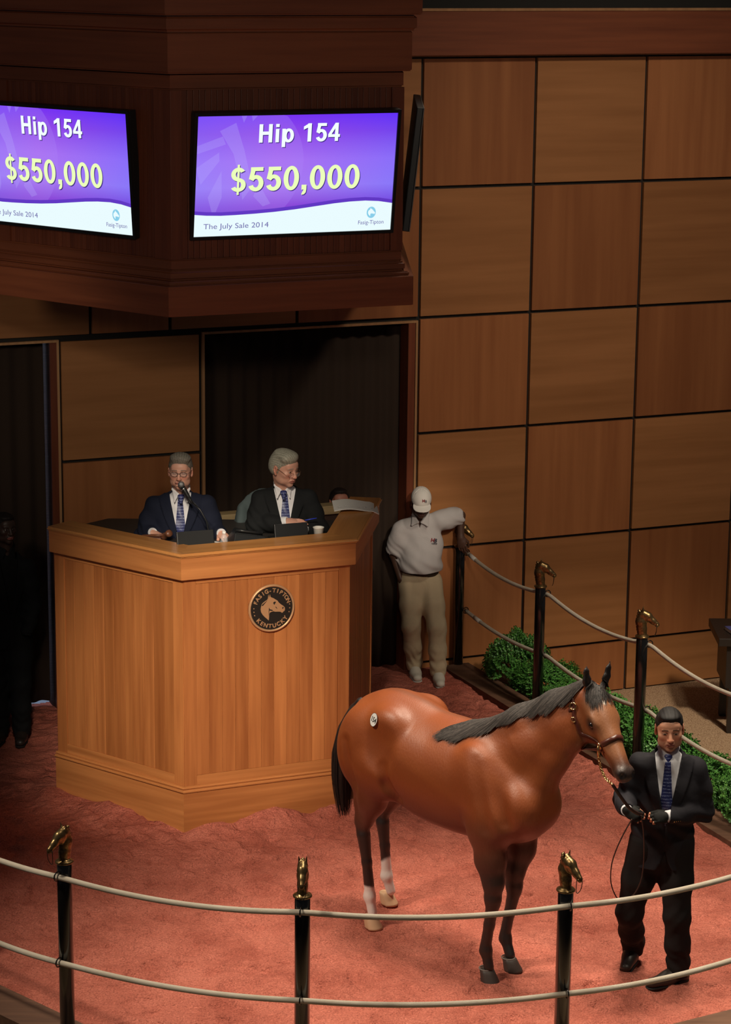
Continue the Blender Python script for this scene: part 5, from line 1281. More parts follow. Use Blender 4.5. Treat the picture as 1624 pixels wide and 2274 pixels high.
def tie_mat(name, base, dot):
    if name in MATS: return MATS[name]
    mt = nmat(name, base, .45); b = mt.node_tree.nodes['Principled BSDF']; v = coords(mt)
    w1 = N(mt, 'ShaderNodeTexWave'); w1.bands_direction = 'Z'; w1.inputs['Scale'].default_value = 16; L(mt, v, w1.inputs[0])
    n = N(mt, 'ShaderNodeTexNoise'); n.inputs['Scale'].default_value = 160; L(mt, v, n.inputs[0]); m_ = N(mt, 'ShaderNodeMath', operation='MULTIPLY'); L(mt, w1.outputs[1], m_.inputs[0]); L(mt, n.outputs[0], m_.inputs[1])
    r = ramp(mt, m_.outputs[0], [(.38, base), (.5, dot)]); L(mt, r.outputs[0], b.inputs['Base Color']); return mt
tie_m = tie_mat('navy_tie', (.018, .025, .12), (.20, .24, .42))
shirt_m = cloth('white_shirt', (.74, .74, .77), .8, fold=.2, vary=.05)
def person(name_loc, J, label, suit=None, skin=(.5, .25, .16), hair=('short', (.02, .015, .012), (.07, .055, .05)), zb=0., yaw=0., head=None, hs=1.04, tie=True, collar_open=False,
           hands=(), shirtm=None, legs=True, seated=False, headkw={}, paintkw={}, trousers=None, shoes=None, toes=None, hem=.78, polo=None, vz=None, torso=1., noface=False, gut=0.):
    base = A3(*name_loc); J = {k: A3(*p) - A3(0, 0, zb) for k, p in J.items()}
    p_ = tag(empty('person', tuple(base)), label, 'person'); HC = J['head']; HMt = head
    T = rotz(yaw); ex, ey, ez = T[:, 0], T[:, 1], T[:, 2]
    parts = []
    # ---- the body: one mesh, head and hands at a finer grain
    v = Vol(*bounds([HC, J['neck']], .17), .0030 if hs else .003); head_sdf(v, HC, HMt, hs, J['neck'] + ey * .0, **headkw)
    
    a, f = v.mesh(); parts.append((a, f, paint_head(a, HC, HMt, hs, skin, **paintkw)))
    sk = np.array(skin)
    ps = [J[k] for k in J if k not in ('head',)]
    v = Vol(*bounds(ps, .16), .011); C = v.chain
    ch = (J['shR'] + J['shL']) / 2; pel = (J['hipR'] + J['hipL']) / 2
    v.rc(J['shR'], J['shL'], .05, .05, .04); v.el(ch - ez * .16, A3(.145, .085, .17) * torso, .05, M=T); v.rc(ch - ez * .2, pel + ez * .05, .10, .11, .05, flat=(ey, .8)); v.el(pel, (.14, .1, .11), .05, M=T); v.rc(J['neck'], ch, .05, .06, .04)
    for t in ('R', 'L'):
        C([(J['sh' + t], .05), (J['el' + t], .040), (J['wr' + t], .026)], .02)
        if legs: C([(J['hip' + t], .08), (J['kn' + t], .055), (J['an' + t], .035)], .03); v.rc(J['an' + t] - A3(0, 0, .05), J['toe' + t] + A3(0, 0, .02), .022, .014, .02)
    a, f = v.mesh(); parts.append((a, f, np.tile(sk, (len(a), 1))))
    for (t, Mh, kw) in hands:
        W = J['wr' + t]; E0 = J['el' + t]; v = Vol(*bounds([W, W + Mh[:, 0] * .14 * kw.get('s', 1), W + (E0 - W) * (.95 if polo else .2)], .062), .0028)
        k2 = {k: q for k, q in kw.items() if k != 'glove'}; hand_sdf(v, W, Mh, t, **k2)
        v.rc(W, W + (E0 - W) * (.9 if polo else .2), .026, .038 if polo else .03, .02)
        a, f = v.mesh(); c = np.tile(sk, (len(a), 1)); c = mixc(c, sk * A3(1.1, .85, .8), np.clip(((a - W) @ Mh[:, 0] - .06) / .08, 0, 1) * .4); parts.append((a, f, c))
    a, f, c = joinVF(parts); obj('body', mesh_from('body', a, f, skin_m, True, paint=c), p_)
    if hair: a, f, c = hair_mesh(HC, HMt, hs, *hair); obj('hair', mesh_from('hair', a, f, hairv, True, paint=c), p_)
    # ---- upper garment
    nk = J['neck']; top = ch[2] + .03
    def torso_field(v, g=0.):
        v.rc(J['shR'] - ez * .012, ch + ez * .02, .060 + g, .07 + g, .06, flat=(ey, .95)); v.rc(J['shL'] - ez * .012, ch + ez * .02, .060 + g, .07 + g, .06, flat=(ey, .95)); v.el(ch - ez * .15, A3(.205 + g, .122 + g, .20 + g) * torso, .06, M=T)
        v.rc(ch + ez * .02, nk - ez * .01, .09 + g, .062 + g, .05, flat=(ey, .9))
        v.rc(ch - ez * .22, pel + ez * .10, (.165 + g) * torso, (.162 + g) * torso, .08, flat=(ey, .70))
        if gut: v.el(ch - ez * .33 - ey * .03, A3(.165, .155 + gut, .17), .08, M=T)
        if not seated: v.rc(pel + ez * .12, pel - ez * .16, .165 + g, .185 + g, .08, flat=(ey, .74))
    ps2 = [J['shR'], J['shL'], J['elR'], J['elL'], J['wrR'], J['wrL'], pel, nk, A3(pel[0], pel[1], hem - .05 - (zb if seated else 0))]
    v = Vol(*bounds(ps2, .26), .0068); torso_field(v)
    X, Y, Z = v.P((slice(None),) * 3); lx = (X - ch[0]) * ex[0] + (Y - ch[1]) * ex[1]; ly = (X - ch[0]) * ey[0] + (Y - ch[1]) * ey[1]
    tors = v.f.copy(); hemz = hem if not seated else hem - zb
    for t in ('R', 'L'):
        sg = -1 if t == 'R' else 1; S_, E_, W_ = J['sh' + t], J['el' + t], J['wr' + t]
        if polo:
            m1 = S_ + (E_ - S_) * .82; v.chain([(S_, .078), (S_ + (E_ - S_) * .4, .080), (m1, .080)], .05); d = (E_ - S_) / np.linalg.norm(E_ - S_); v.rc(m1 + d * .062, m1 + d * .2, .074, .074, .0, 's')
        else:
            v.chain([(S_ - ez * .012, .072), (S_ * .5 + E_ * .5, .068), (E_, .062), (E_ * .45 + W_ * .55, .055), (W_, .046)], .035)
            d = (W_ - E_) / np.linalg.norm(W_ - E_); v.rc(W_ + d * .045, W_ + d * .2, .050, .05, .0, 's')
    # folds: soft ridges near elbows and waist
    fold = .004 * np.sin(Z * 62 + lx * 26 + 2 * np.sin(lx * 9)) * np.exp(-((Z - (ch[2] - .36)) / .13) ** 2) + .003 * np.sin(lx * 40 + Z * 30)
    for t in ('R', 'L'):
        E_ = J['el' + t]; rr = np.sqrt((X - E_[0]) ** 2 + (Y - E_[1]) ** 2 + (Z - E_[2]) ** 2); fold = fold + .006 * np.sin(Z * 95 + X * 70 - Y * 45) * np.exp(-(rr / .11) ** 2)
    v.f = (v.f + fold).astype(np.float32)
    zt = nk[2]; zbtn = (vz if vz is not None else ch[2] - .36 + zb) - zb
    if suit is not None:
        w = np.clip((Z - zbtn) / (zt - zbtn), 0, 1.2); half = .004 + .078 * w ** .85
        jf = tors + fold * .5
        lapw = .020 + .060 * np.sin(np.clip(w, 0, 1) * PI * .62)
        lap = MXR([jf - .012, np.abs(lx) - (half + lapw), ly, zbtn + .01 - Z, Z - (zt - .01) + np.abs(lx) * .1]); v.f = np.minimum(v.f, lap)
        if 0: notch = MXR([np.abs(Z - (zt - .10) - (np.abs(lx) - .1) * .35) - .006, half + lapw * .55 - np.abs(lx), np.abs(lx) - half - lapw - .004, jf - .02, ly])
        cut = MXR([np.abs(lx) - half, ly - .005, zbtn - Z]); v.f = np.maximum(v.f, -cut)
        seam = MXR([np.abs(lx + .004) - .004, np.abs(jf) - .006, ly, Z - zbtn]); v.f = np.maximum(v.f, -seam)
        vent = MXR([np.abs(lx) - .05 * np.clip((hemz + .16 - Z) / .16, 0, 1) ** 2, ly, Z - hemz - .16]); v.f = np.maximum(v.f, -vent)
    v.f = np.maximum(v.f, hemz - Z + .0 * lx).astype(np.float32)
    # hollow the neck opening
    q = nk + ez * .03; 
    if suit is not None: v.rc(q - ey * .02, q + ez * .1 - ey * .03, .066, .08, .0, 's')
    else: v.rc(nk + ez * .035 - ey * .015, nk + ez * .12 - ey * .03, .060, .08, .004, 's'); v.f = np.maximum(v.f, -MXR([np.abs(lx) - .030 * np.clip((Z - (zt - .10)) / .10, 0, 1), ly, zt - .10 - Z])).astype(np.float32)
    a, f = v.mesh(); obj('jacket' if suit is not None else 'polo_shirt', mesh_from('garment', a, f, suit if suit is not None else polo, True), p_)
    if suit is not None:
        # shirt front with collar
        v = Vol(*bounds([ch - ez * .48 , nk + ez * .02], .17), .0042, .1); torso_field(v, -.012)
        X, Y, Z = v.P((slice(None),) * 3); lx = (X - ch[0]) * ex[0] + (Y - ch[1]) * ex[1]; ly = (X - ch[0]) * ey[0] + (Y - ch[1]) * ey[1]
        w = np.clip((Z - zbtn) / (zt - zbtn), 0, 1.2)
        v.f = (v.f + .003 * np.sin(Z * 55 + lx * 60)).astype(np.float32)
        v.f = MXR([v.f, np.abs(lx) - (.03 + .10 * w), ly - .0, zbtn - .05 - Z]).astype(np.float32)
        v.rc(nk + ez * .022 - ey * .012, nk + ez * .12 - ey * .03, .058, .075, .0, 's')
        for t in (1, -1):
            cs = [nk + T @ A3(0, .066, .034), nk + T @ A3(t * .056, .030, .030), nk + T @ A3(t * .058, -.020, .016), nk + T @ A3(t * .020, -.066, -.012)]
            for c0_, c1_ in zip(cs, cs[1:]): v.rc(c0_, c1_, .0095, .0095, .006)
            [v.rc(cs[2] * (1 - u_) + cs[3] * u_, nk + T @ A3(t * .046, -.080, -.064), .0065, .0035, .004) for u_ in (0, .2, .4, .6, .8, 1.)]
        a, f = v.mesh(); sm_ = obj('shirt', mesh_from('shirt', a, f, shirtm or shirt_m, True), p_)
        bv = BVHTree.FromPolygons([tuple(x) for x in a], [tuple(x) for x in f])
        if tie:
            mb = MB(); prev = None; kz = nk - ez * .030; n = 26; pts = []
            for i in range(n + 1):
                t = i / n; z = kz[2] - .014 - t * (kz[2] - .014 - zbtn + .03); wd = .016 + .026 * min(1, t * 1.25)
                row = []
                for sx in (-1, -.5, 0, .5, 1):
                    o = ch + ex * (sx * wd + (J.get('tieoff', A3(0, 0, 0))[0]) * t) ; o = A3(o[0], o[1], z) - ey * .5; h = bv.ray_cast(Vector(o), Vector(ey)); y_ = (h[0] if h[0] is not None else Vector(A3(ch[0], ch[1], z) - ey * .1)) - Vector(ey) * (.009 - .003 * abs(sx)); row.append(mb.bm.verts.new(y_))
                if prev:
                    for j in range(4): mb.bm.faces.new((prev[j], prev[j + 1], row[j + 1], row[j]))
                prev = row
            mb.build('tie', tie_m, p_, True)
            v = Vol(*bounds([kz - ey * .09], .05), .003); v.rc(kz + T @ A3(-.010, -.078, .006), kz + T @ A3(.010, -.078, .006), .015, .015, .004); v.rc(kz + T @ A3(0, -.082, .0), kz + T @ A3(0, -.096, -.034), .019, .012, .008); a, f = v.mesh(); obj('tie_knot', mesh_from('tie_knot', a, f, tie_m, True), p_)
        for t in ('R', 'L'):
            W_, E_ = J['wr' + t], J['el' + t]; d = (W_ - E_) / np.linalg.norm(W_ - E_); v = Vol(*bounds([W_ - d * .02, W_ + d * .03], .05), .003); v.rc(W_ - d * .03, W_ + d * .012, .037, .036, .0); v.rc(W_ + d * .055, W_ + d * .15, .040, .05, .0, 's'); a, f = v.mesh(); obj('shirt_cuff', mesh_from('shirt_cuff', a, f, shirtm or shirt_m, True), p_)
    # ---- trousers and shoes
    if legs and trousers is not None:
        ps3 = [J[k + t] for k in ('hip', 'kn', 'an') for t in 'RL']; v = Vol(*bounds(ps3, .21), .0075)
        v.rc(pel + ez * .10, pel - ez * .02, .150, .155, .05, flat=(ey, .80))
        for t in ('R', 'L'):
            h_, k_, a_ = J['hip' + t], J['kn' + t], J['an' + t]
            v.chain([(h_ + ez * .02, .112), (h_ * .5 + k_ * .5, .096), (k_, .078), (k_ * .45 + a_ * .55, .073), (a_ + ez * .035, .068)], .04); v.rc(a_ + ez * .03, a_ - ez * .022 - A3(0, .01, 0), .066, .066, .03)
        X, Y, Z = v.P((slice(None),) * 3); d = np.zeros(v.n, np.float32)
        for t in ('R', 'L'):
            a_ = J['an' + t]; k_ = J['kn' + t]
            ra = np.hypot(X - a_[0], Y - a_[1]); d = d + .0036 * np.sin(Z * 78 + (X - a_[0]) * 60 + 2.6 * np.sin(Y * 26 + X * 30)) * np.exp(-((Z - a_[2] - .06) / .10) ** 2) * (ra < .13)
            d = d + .0024 * np.sin(Z * 55 - (X - k_[0]) * 70) * np.exp(-((Z - k_[2]) / .12) ** 2) * (np.hypot(X - k_[0], Y - k_[1]) < .14)
        d = d + .004 * np.sin(X * 62 + 3 * Z) * np.exp(-((Z - pel[2] + .1) / .2) ** 2)
        v.f = (v.f + d).astype(np.float32)
        lowest = min(J['anR'][2], J['anL'][2]); v.f = np.maximum(v.f, Z - (pel[2] + .135)).astype(np.float32)
        for t in ('R', 'L'): a_ = J['an' + t]; v.rc(a_ - ez * .105, a_ - ez * .3, .078, .1, .0, 's')
        a, f = v.mesh(); obj('trousers', mesh_from('trousers', a, f, trousers, True), p_)
        for t in ('R', 'L'):
            a_, t_ = J['an' + t], J['toe' + t]; heel = A3(a_[0], a_[1], 0) + (A3(a_[0], a_[1], 0) - A3(t_[0], t_[1], 0)) / np.linalg.norm((a_ - t_)[:2]) * .035; heel[2] = J.get('heel' + t, A3(0, 0, 0))[2]
            v = Vol(*bounds([a_, t_, heel], .085), .0035); hz = heel[2]
            v.rc(heel + ez * .045, heel * .5 + t_ * .5 + ez * .045, .040, .043, .02); v.rc(heel * .5 + t_ * .5 + ez * .04, t_ + ez * .038, .047, .038, .02, flat=(ez, .8)); v.rc(heel + ez * .05, a_ + ez * .0, .042, .046, .02); v.rc(a_ - ez * .02, heel * .4 + t_ * .6 + ez * .045, .044, .036, .03)
            X, Y, Z = v.P((slice(None),) * 3); u = t_ - heel; ul = float(u[:2] @ u[:2]); tt = np.clip(((X - heel[0]) * u[0] + (Y - heel[1]) * u[1]) / ul, -.3, 1.3); ground = hz + (t_[2] - hz) * tt
            v.f = np.maximum(v.f, ground + .012 - Z).astype(np.float32); a, f = v.mesh(); so_ = obj('shoe', mesh_from('shoe', a, f, shoes[0], True), p_)
            v2 = Vol(*bounds([a_, t_, heel], .085), .0035); v2.rc(heel + ez * .02, heel * .5 + t_ * .5 + ez * .02, .043, .046, .02); v2.rc(heel * .5 + t_ * .5 + ez * .02, t_ + ez * .02, .049, .041, .02)
            v2.f = MXR([v2.f, ground - Z, Z - ground - (.016 + .012 * (tt < .25))]).astype(np.float32); a, f = v2.mesh(); obj('sole', mesh_from('sole', a, f, shoes[1], True), so_)
    return p_, J
def glasses(p_, C, M, s, frame, drop=0., r=.0013, half=False):
    g = tag(empty('eyeglasses', tuple(np.array(p_.location) + C)), None); q = lambda x, y, z: M @ (A3(x, y, z) * s)
    for t in (1, -1):
        pts = []
        for i in range(24):
            a = 2 * PI * i / 24; pts.append(q(t * .031 + .0225 * math.cos(a), -.104 + .004 * abs(math.cos(a)), .006 - drop + .0155 * (abs(math.sin(a)) ** .8) * (1 if math.sin(a) > 0 else -1)))
        MB().tube(pts, r * s, 6, closed=True).build('rim', frame, g, True)
        mb = MB(); vs = [mb.bm.verts.new(Vector(p)) for p in pts]; mb.bm.faces.new(vs); mb.build('lens', nmat('lens_glass', (.9, .93, .95), .05, Alpha=.10), g)
        MB().tube([q(t * .0535, -.100, .010 - drop), q(t * .072, -.085, .014 - drop), q(t * .080, -.02, .014), q(t * .081, .012, .012), q(t * .078, .03, -.008)], r * s, 6).build('temple', frame, g, True)
    MB().tube([q(-.0095, -.105, .010 - drop), q(0, -.110, .013 - drop), q(.0095, -.105, .010 - drop)], r * s, 6).build('bridge', frame, g, True)
    return g
suit_char = cloth('charcoal_suit', (.017, .016, .020), .8, fold=.3); suit_navy = cloth('navy_suit', (.010, .013, .028), .85, fold=.3); suit_blk = cloth('black_suit', (.010, .011, .012), .85, fold=.3)
trous = cloth('dark_trousers', (.014, .012, .012), .85, fold=.35); shoe_b = nmat('worn_black_leather', (.03, .022, .018), .42); sole_b = nmat('shoe_sole', (.012, .010, .009), .7)
# ---------------- the handler
Jh = dict(head=(.066, -.01, 1.648), neck=(.072, .035, 1.51), shR=(-.095, .0, 1.435), shL=(.235, .03, 1.40), elR=(-.180, .03, 1.195), wrR=(-.19, -.185, 1.205), elL=(.295, .03, 1.125), wrL=(.055, -.185, 1.165),
          hipR=(-.03, .06, .90), hipL=(.14, .05, .90), knR=(-.115, .12, .43), knL=(.160, .01, .46), anR=(-.062, .335, .125), anL=(.185, .055, .105), toeR=(-.115, .20, .0), toeL=(.02, -.035, .0), heelR=(0, 0, .055))
def hmat(f, b):   # fingers f, back-of-hand b -> frame with thumb side
    f = A3(*f); f /= np.linalg.norm(f); b = A3(*b); b -= f * (b @ f); b /= np.linalg.norm(b); return f, b
def hframe(side, f, b):
    f, b = hmat(f, b); y = np.cross(b, f); return np.stack([f, y if True else -y, b], 1)
def hframe2(f, b, thumb):
    f, b = hmat(f, b); y = np.cross(b, f); 
    if y @ A3(*thumb) < 0: y = -y
    return np.stack([f, y, b], 1)
MR = hframe2((.72, -.55, -.25), (-.35, -.75, .55), (.3, -.2, 1)); ML = hframe2((-.92, -.35, .10), (.1, -.75, .65), (-.2, -.3, 1))
hk = dict(curl=(1.15, 1.2, 1.2, 1.15), thumb=(.8, .5), s=.95)
hd_m = rotz(R(-3)) @ rotx(R(6)) @ roty(R(-2))
P_h, Jn = person((1.75, 13.75, 0), Jh, 'man in charcoal suit and blue tie leading the bay horse, black fingerless gloves', suit_char, (.58, .28, .175), ('short', (.006, .005, .005), (.022, .019, .018)), yaw=R(-8), head=hd_m, hs=1.03,
       hands=(('R', MR, hk), ('L', ML, hk)), paintkw=dict(stub=.25, brow=(.012, .009, .008)), headkw=dict(jaw=1.08, nose=1.15, plump=1.10), trousers=trous, shoes=(shoe_b, sole_b), hem=.775, vz=1.10)
glove_m = cloth('black_glove', (.012, .012, .011), .7, fold=.3)
for t, Mh in (('R', MR), ('L', ML)):
    W = Jn['wr' + t]; E0 = Jn['el' + t]; v = Vol(*bounds([W, W + Mh[:, 0] * .11], .07), .003); hand_sdf(v, W, Mh, t, hk['curl'], hk['s'], .0028, True, hk['thumb']); v.rc(W + (E0 - W) * .03, W + (W - E0) * .04, .032, .033, .01); a, f = v.mesh(); obj('glove', mesh_from('glove', a, f, glove_m, True), P_h)
d_ = (Jn['wrL'] - Jn['elL']); d_ /= np.linalg.norm(d_)
for i in range(4):
    c = Jn['wrL'] - d_ * (.03 + .017 * i) + A3(.012, -.046, -.018); mb = MB(); bmesh.ops.create_uvsphere(mb.bm, u_segments=10, v_segments=8, radius=.0065); o = mb.build('cuff_button', brass, P_h, True); o.location = c
# ---------------- auctioneer with the microphone
fk = dict(curl=(.45, .5, .55, .6), thumb=(.4, .3), s=.95)
Jm = dict(head=(-.125, -.04, 2.475), neck=(-.125, .0, 2.325), shR=(-.315, .03, 2.215), shL=(.05, .03, 2.225), elR=(-.395, -.0, 1.99), wrR=(-.33, -.10, 2.035), elL=(.13, .0, 2.00), wrL=(.165, -.10, 2.035),
          hipR=(-.22, .08, 1.72), hipL=(-.04, .08, 1.72), knR=(-.24, -.22, 1.70), knL=(-.02, -.22, 1.70), anR=(-.24, -.16, 1.27), anL=(-.02, -.16, 1.27), toeR=(-.24, -.34, 1.17), toeL=(-.02, -.34, 1.17))
hm1 = rotz(R(-2)) @ rotx(R(3)); mh1 = hframe2((.75, -.6, -.35), (-.1, -.5, .85), (.5, .4, 0)); mh1l = hframe2((.5, -.8, -.2), (0, -.2, 1.), (-1, 0, 0))
P1, J1 = person((-1.2, 17.0, 1.17), Jm, 'grey-haired auctioneer in navy suit and dark-rimmed glasses, speaking into the microphone', suit_navy, (.60, .32, .235), ('volume', (.07, .065, .055), (.26, .24, .20)), zb=1.17, yaw=R(4), head=hm1, hs=1.04,
       hands=(('R', mh1, fk), ('L', mh1l, fk)), seated=True, hem=1.80, vz=1.98, paintkw=dict(closed=True, brow=(.16, .13, .10)), headkw=dict(mouth_open=1., plump=1.13, jaw=1.05), trousers=suit_navy, shoes=(shoe_b, sole_b), torso=1.05)
tag(glasses(P1, J1['head'], hm1, 1.04, nmat('dark_frame', (.02, .012, .010), .3), r=.0017), 'dark-rimmed glasses on the auctioneer with the microphone', 'glasses')
# ---------------- his colleague, looking to the right
Jc = dict(head=(.012, -.03, 2.468), neck=(.0, .01, 2.325), shR=(-.155, .04, 2.235), shL=(.175, .04, 2.24), elR=(-.20, -.04, 2.05), wrR=(.015, -.13, 2.098), elL=(.27, .0, 2.02), wrL=(.17, -.11, 2.04),
          hipR=(-.09, .10, 1.72), hipL=(.09, .10, 1.72), knR=(-.11, -.2, 1.70), knL=(.11, -.2, 1.70), anR=(-.11, -.14, 1.27), anL=(.11, -.14, 1.27), toeR=(-.11, -.32, 1.17), toeL=(.11, -.32, 1.17))
hm2 = rotz(R(48)) @ rotx(R(10)); mh2 = hframe2((.97, -.12, .04), (0, -.35, 1.), (.2, -1, 0))
P2, J2 = person((-.6, 17.15, 1.17), Jc, 'silver-haired man in black suit looking right over his reading glasses, hands on desk', suit_blk, (.56, .30, .22), ('swept', (.13, .13, .10), (.42, .41, .34)), zb=1.17, yaw=R(6), head=hm2, hs=1.06,
       hands=(('R', mh2, dict(curl=(.12, .12, .12, .15), thumb=(.2, .1), s=1., spread=.05)), ('L', hframe2((-.8, -.5, .0), (0, -.2, 1), (0, -1, 0)), fk)), seated=True, hem=1.80, vz=2.0, paintkw=dict(brow=(.22, .2, .17)), headkw=dict(plump=1.08), trousers=suit_blk, shoes=(shoe_b, sole_b), torso=1.02)
tag(glasses(P2, J2['head'], hm2, 1.06, nmat('copper_frame', (.45, .25, .16), .3, .8), drop=.018, r=.0013), 'thin half-moon reading glasses low on the silver-haired man\'s nose', 'glasses')
# ---------------- clerk behind the partition: only the top of the head shows
Jk = dict(head=(.03, -.02, 1.735), neck=(.03, .02, 1.575), shR=(-.14, .03, 1.42), shL=(.20, .03, 1.42), elR=(-.18, .03, 1.13), wrR=(-.15, -.08, .92), elL=(.24, .03, 1.13), wrL=(.2, -.08, .92), hipR=(-.06, .04, .90), hipL=(.12, .04, .90), knR=(-.06, .02, .48), knL=(.12, .02, .48), anR=(-.06, .04, .10), anL=(.12, .04, .10), toeR=(-.07, -.13, 0), toeL=(.13, -.13, 0))
person((-.24, 19.22, .0), Jk, 'dark-haired person whose forehead and eyes show over the partition behind', suit_blk, (.46, .19, .13), ('short', (.010, .007, .006), (.03, .02, .018)), yaw=0, head=rotz(R(12)) @ rotx(R(-10)), hs=1.0, hem=.78, trousers=suit_blk, shoes=(shoe_b, sole_b))
# ---------------- dark figure waiting in the left doorway
Jd = {k: (x * .95 - .02, y, z) for k, (x, y, z) in Jk.items()}
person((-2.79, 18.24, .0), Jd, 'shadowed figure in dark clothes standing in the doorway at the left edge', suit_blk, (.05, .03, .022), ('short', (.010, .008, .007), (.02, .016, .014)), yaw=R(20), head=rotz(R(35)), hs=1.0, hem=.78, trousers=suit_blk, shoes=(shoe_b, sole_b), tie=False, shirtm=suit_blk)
# ---------------- ring man in the white cap
polo_m = cloth('white_polo', (.50, .475, .475), .85, fold=.35, vary=.06); khaki = cloth('khaki_twill', (.52, .42, .28), .85, fold=.4, vary=.08); sneaker = nmat('pale_sneaker', (.62, .58, .50), .6); sn_sole = nmat('sneaker_sole', (.50, .48, .44), .7)
Jr = dict(head=(-.050, -.10, 1.545), neck=(-.050, -.02, 1.42), shR=(-.205, .0, 1.290), shL=(.105, .02, 1.365), elR=(-.275, .04, 1.06), wrR=(-.215, -.0, .855), elL=(.295, .12, 1.385), wrL=(.300, .085, 1.20),
          hipR=(-.125, .03, .79), hipL=(.035, .03, .79), knR=(-.12, -.11, .47), knL=(.10, -.16, .47), anR=(-.085, -.03, .105), anL=(.115, -.20, .105), toeR=(-.06, -.235, .0), toeL=(.130, -.40, .0))
skd = (.085, .042, .028); mrw = hframe2((.25, -.05, -.95), (-.9, -.35, -.2), (.3, -1, 0)); mlw = hframe2((.18, -.15, -.95), (-.3, -1, .1), (1, 0, 0))
hmc = rotz(R(4)) @ rotx(R(20))
PC, JC = person((.52, 20.15, 0), Jr, 'man in white cap, white polo and khaki trousers, one arm on the farthest post', None, skd, None, yaw=R(-6), head=hmc, hs=1.0, polo=polo_m, collar_open=True,
       hands=(('R', mrw, dict(curl=(.3, .3, .3, .3), s=1.)), ('L', mlw, dict(curl=(.5, .5, .55, .6), s=1.))), trousers=khaki, shoes=(sneaker, sn_sole), hem=.935, gut=.01, torso=.94, paintkw=dict(lips=(.12, .05, .045), cheeks=.1), headkw=dict(nose=1.25, jaw=1.05))
# belt
v = Vol((-.28, -.22, .88), (.2, .24, .97), .005); pel = (JC['hipR'] + JC['hipL']) / 2; T = rotz(R(-6)); v.rc(pel + A3(0, 0, .13), pel + A3(0, 0, .12), .158, .158, .0, flat=(T[:, 1], .80)); X, Y, Z = v.P((slice(None),) * 3); zc_ = .915 + (X + .045) * -.10
v.f = np.maximum(v.f, np.abs(Z - zc_) - .019).astype(np.float32); a, f = v.mesh(); obj('belt', mesh_from('belt', a, f, nmat('brown_belt', (.03, .018, .012), .4), True), PC)
# collar and placket of the polo
nk = JC['neck']; v = Vol(nk - .13, nk + .13, .0035)
for t in (1, -1):
    q = lambda x, y, z: nk + T @ A3(x, y, z)
    cs = [q(0, .068, .03), q(t * .060, .035, .026), q(t * .064, -.025, .006), q(t * .016, -.080, -.045)]
    for c0_, c1_ in zip(cs, cs[1:]): v.rc(c0_, c1_, .011, .011, .006)
    [v.rc(cs[2] * (1 - u_) + cs[3] * u_, q(t * .066, -.086, -.072), .008, .005, .006) for u_ in (0, .17, .33, .5, .67, .83, 1.)]
a, f = v.mesh(); obj('collar', mesh_from('collar', a, f, polo_m, True), PC)
# cap
HC = JC['head']; v = Vol(HC - .2, HC + .2, .0035); q = lambda x, y, z: HC + hmc @ A3(x, y, z)
v.el(q(0, .008, .045), (.087, .113, .094), .01, M=hmc); X, Y, Z = v.P((slice(None),) * 3); P = [(X - HC[0]) * hmc[0, i] + (Y - HC[1]) * hmc[1, i] + (Z - HC[2]) * hmc[2, i] for i in range(3)]
v.f = np.maximum(v.f, .022 - P[2] + P[1] * .06).astype(np.float32)
brim = np.maximum(np.sqrt((P[0] / .076) ** 2 + ((P[1] + .085) / .082) ** 2) - 1, -10) * .07; zc = .030 - (P[0] / .076) ** 2 * .018 + (P[1] + .085) * .22; brim = MXR([brim, np.abs(P[2] - zc) - .0042, P[1] + .04])
v.f = np.minimum(v.f, brim).astype(np.float32)
for k in range(6): a_ = k * PI / 3 + PI / 6; seam = [q(.085 * math.cos(a_) * math.sin(b), .014 + .102 * math.sin(a_) * math.sin(b), .045 + .094 * math.cos(b)) for b in (0, .3, .6, .9, 1.2, 1.45)]; [v.rc(s0, s1, .0022, .0022, .003, 's') for s0, s1 in zip(seam, seam[1:])]
v.el(q(0, .014, .137), (.007, .007, .005), .003, M=hmc)
a, f = v.mesh(); cap_m = cloth('white_cap', (.74, .71, .67), .85, fold=.15, vary=.05); co = obj('cap', mesh_from('cap', a, f, cap_m, True), PC)
bvc = BVHTree.FromPolygons([tuple(x) for x in a], [tuple(x) for x in f])
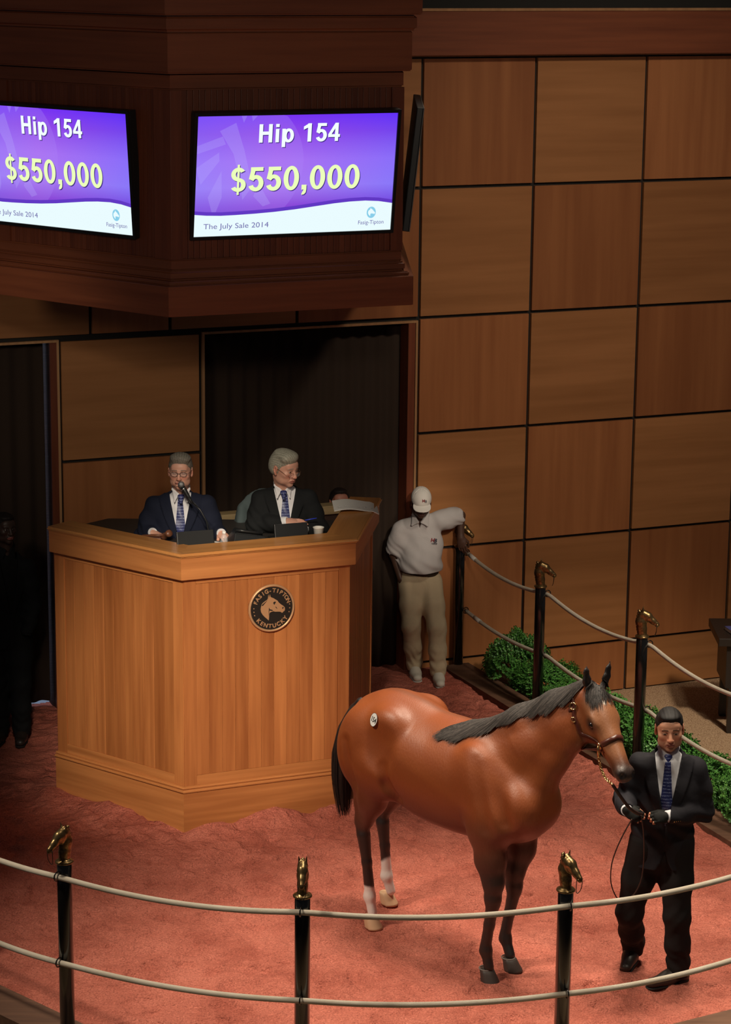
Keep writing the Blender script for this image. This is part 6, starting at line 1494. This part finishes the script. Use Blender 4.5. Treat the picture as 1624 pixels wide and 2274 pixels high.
def stick(parent, bv, o, d, right, up, items_, size, mats, sl=0.):
    h = bv.ray_cast(Vector(o), Vector(d))
    if h[0] is None: return
    z = -Vector(d).normalized(); x = Vector(right); x = (x - z * x.dot(z)).normalized(); y = z.cross(x); M_ = Matrix((x, y, z)).transposed().to_4x4(); M_.translation = h[0] + z * .007
    for (s, dx, dy, sz, mt, bo) in items_:
        me = text_mesh(s, sz * size, bo * size, .004, 'CENTER', sl); me.materials.clear(); me.materials.append(mt); o_ = obj('logo_lettering', me, parent); o_.matrix_basis = M_ @ Matrix.Translation((dx * size, dy * size, 0))
inkb = nmat('navy_thread', (.02, .02, .05), .7); inkr = nmat('maroon_thread', (.28, .03, .04), .7)
o_ = HC + hmc @ A3(.018, -.4, .085); stick(co, bvc, o_, hmc @ A3(0, 1, 0), hmc @ A3(1, 0, 0), hmc @ A3(0, 0, 1), (('H', -.25, -.4, 1., inkr, .02), ('B', .35, -.5, .9, nmat('grey_thread', (.3, .3, .32), .7), .0)), .034, None)
bp = [o for o in PC.children if o.name.startswith('polo_shirt')][0]
a = np.empty(len(bp.data.vertices) * 3, np.float32); bp.data.vertices.foreach_get('co', a); a = a.reshape(-1, 3); bvp = BVHTree.FromPolygons([tuple(x) for x in a], [tuple(p.vertices) for p in bp.data.polygons])
stick(bp, bvp, A3(.062, -.6, 1.215), (0, 1, 0), (1, 0, 0), (0, 0, 1), (('H', -.25, -.2, 1., inkr, .02), ('B', .30, -.3, 1., inkb, .0), ('RACING', .1, -.62, .28, inkb, 0)), .046, None, .25)
# buttons and laces small details on the sneakers
for t in 'RL':
    a_, t_ = JC['an' + t], JC['toe' + t]; mb = MB(); u = (t_ - a_); u[2] = 0; u /= np.linalg.norm(u); sd = A3(-u[1], u[0], 0)
    for i in range(5): c = A3(a_[0], a_[1], 0) + u * (.045 + .016 * i) + A3(0, 0, .088 - .004 * i); mb.tube([c - sd * .022 - A3(0, 0, .008), c, c + sd * .022 - A3(0, 0, .008)], .003, 6)
    mb.build('laces', nmat('lace_white', (.75, .73, .7), .7), PC, True)
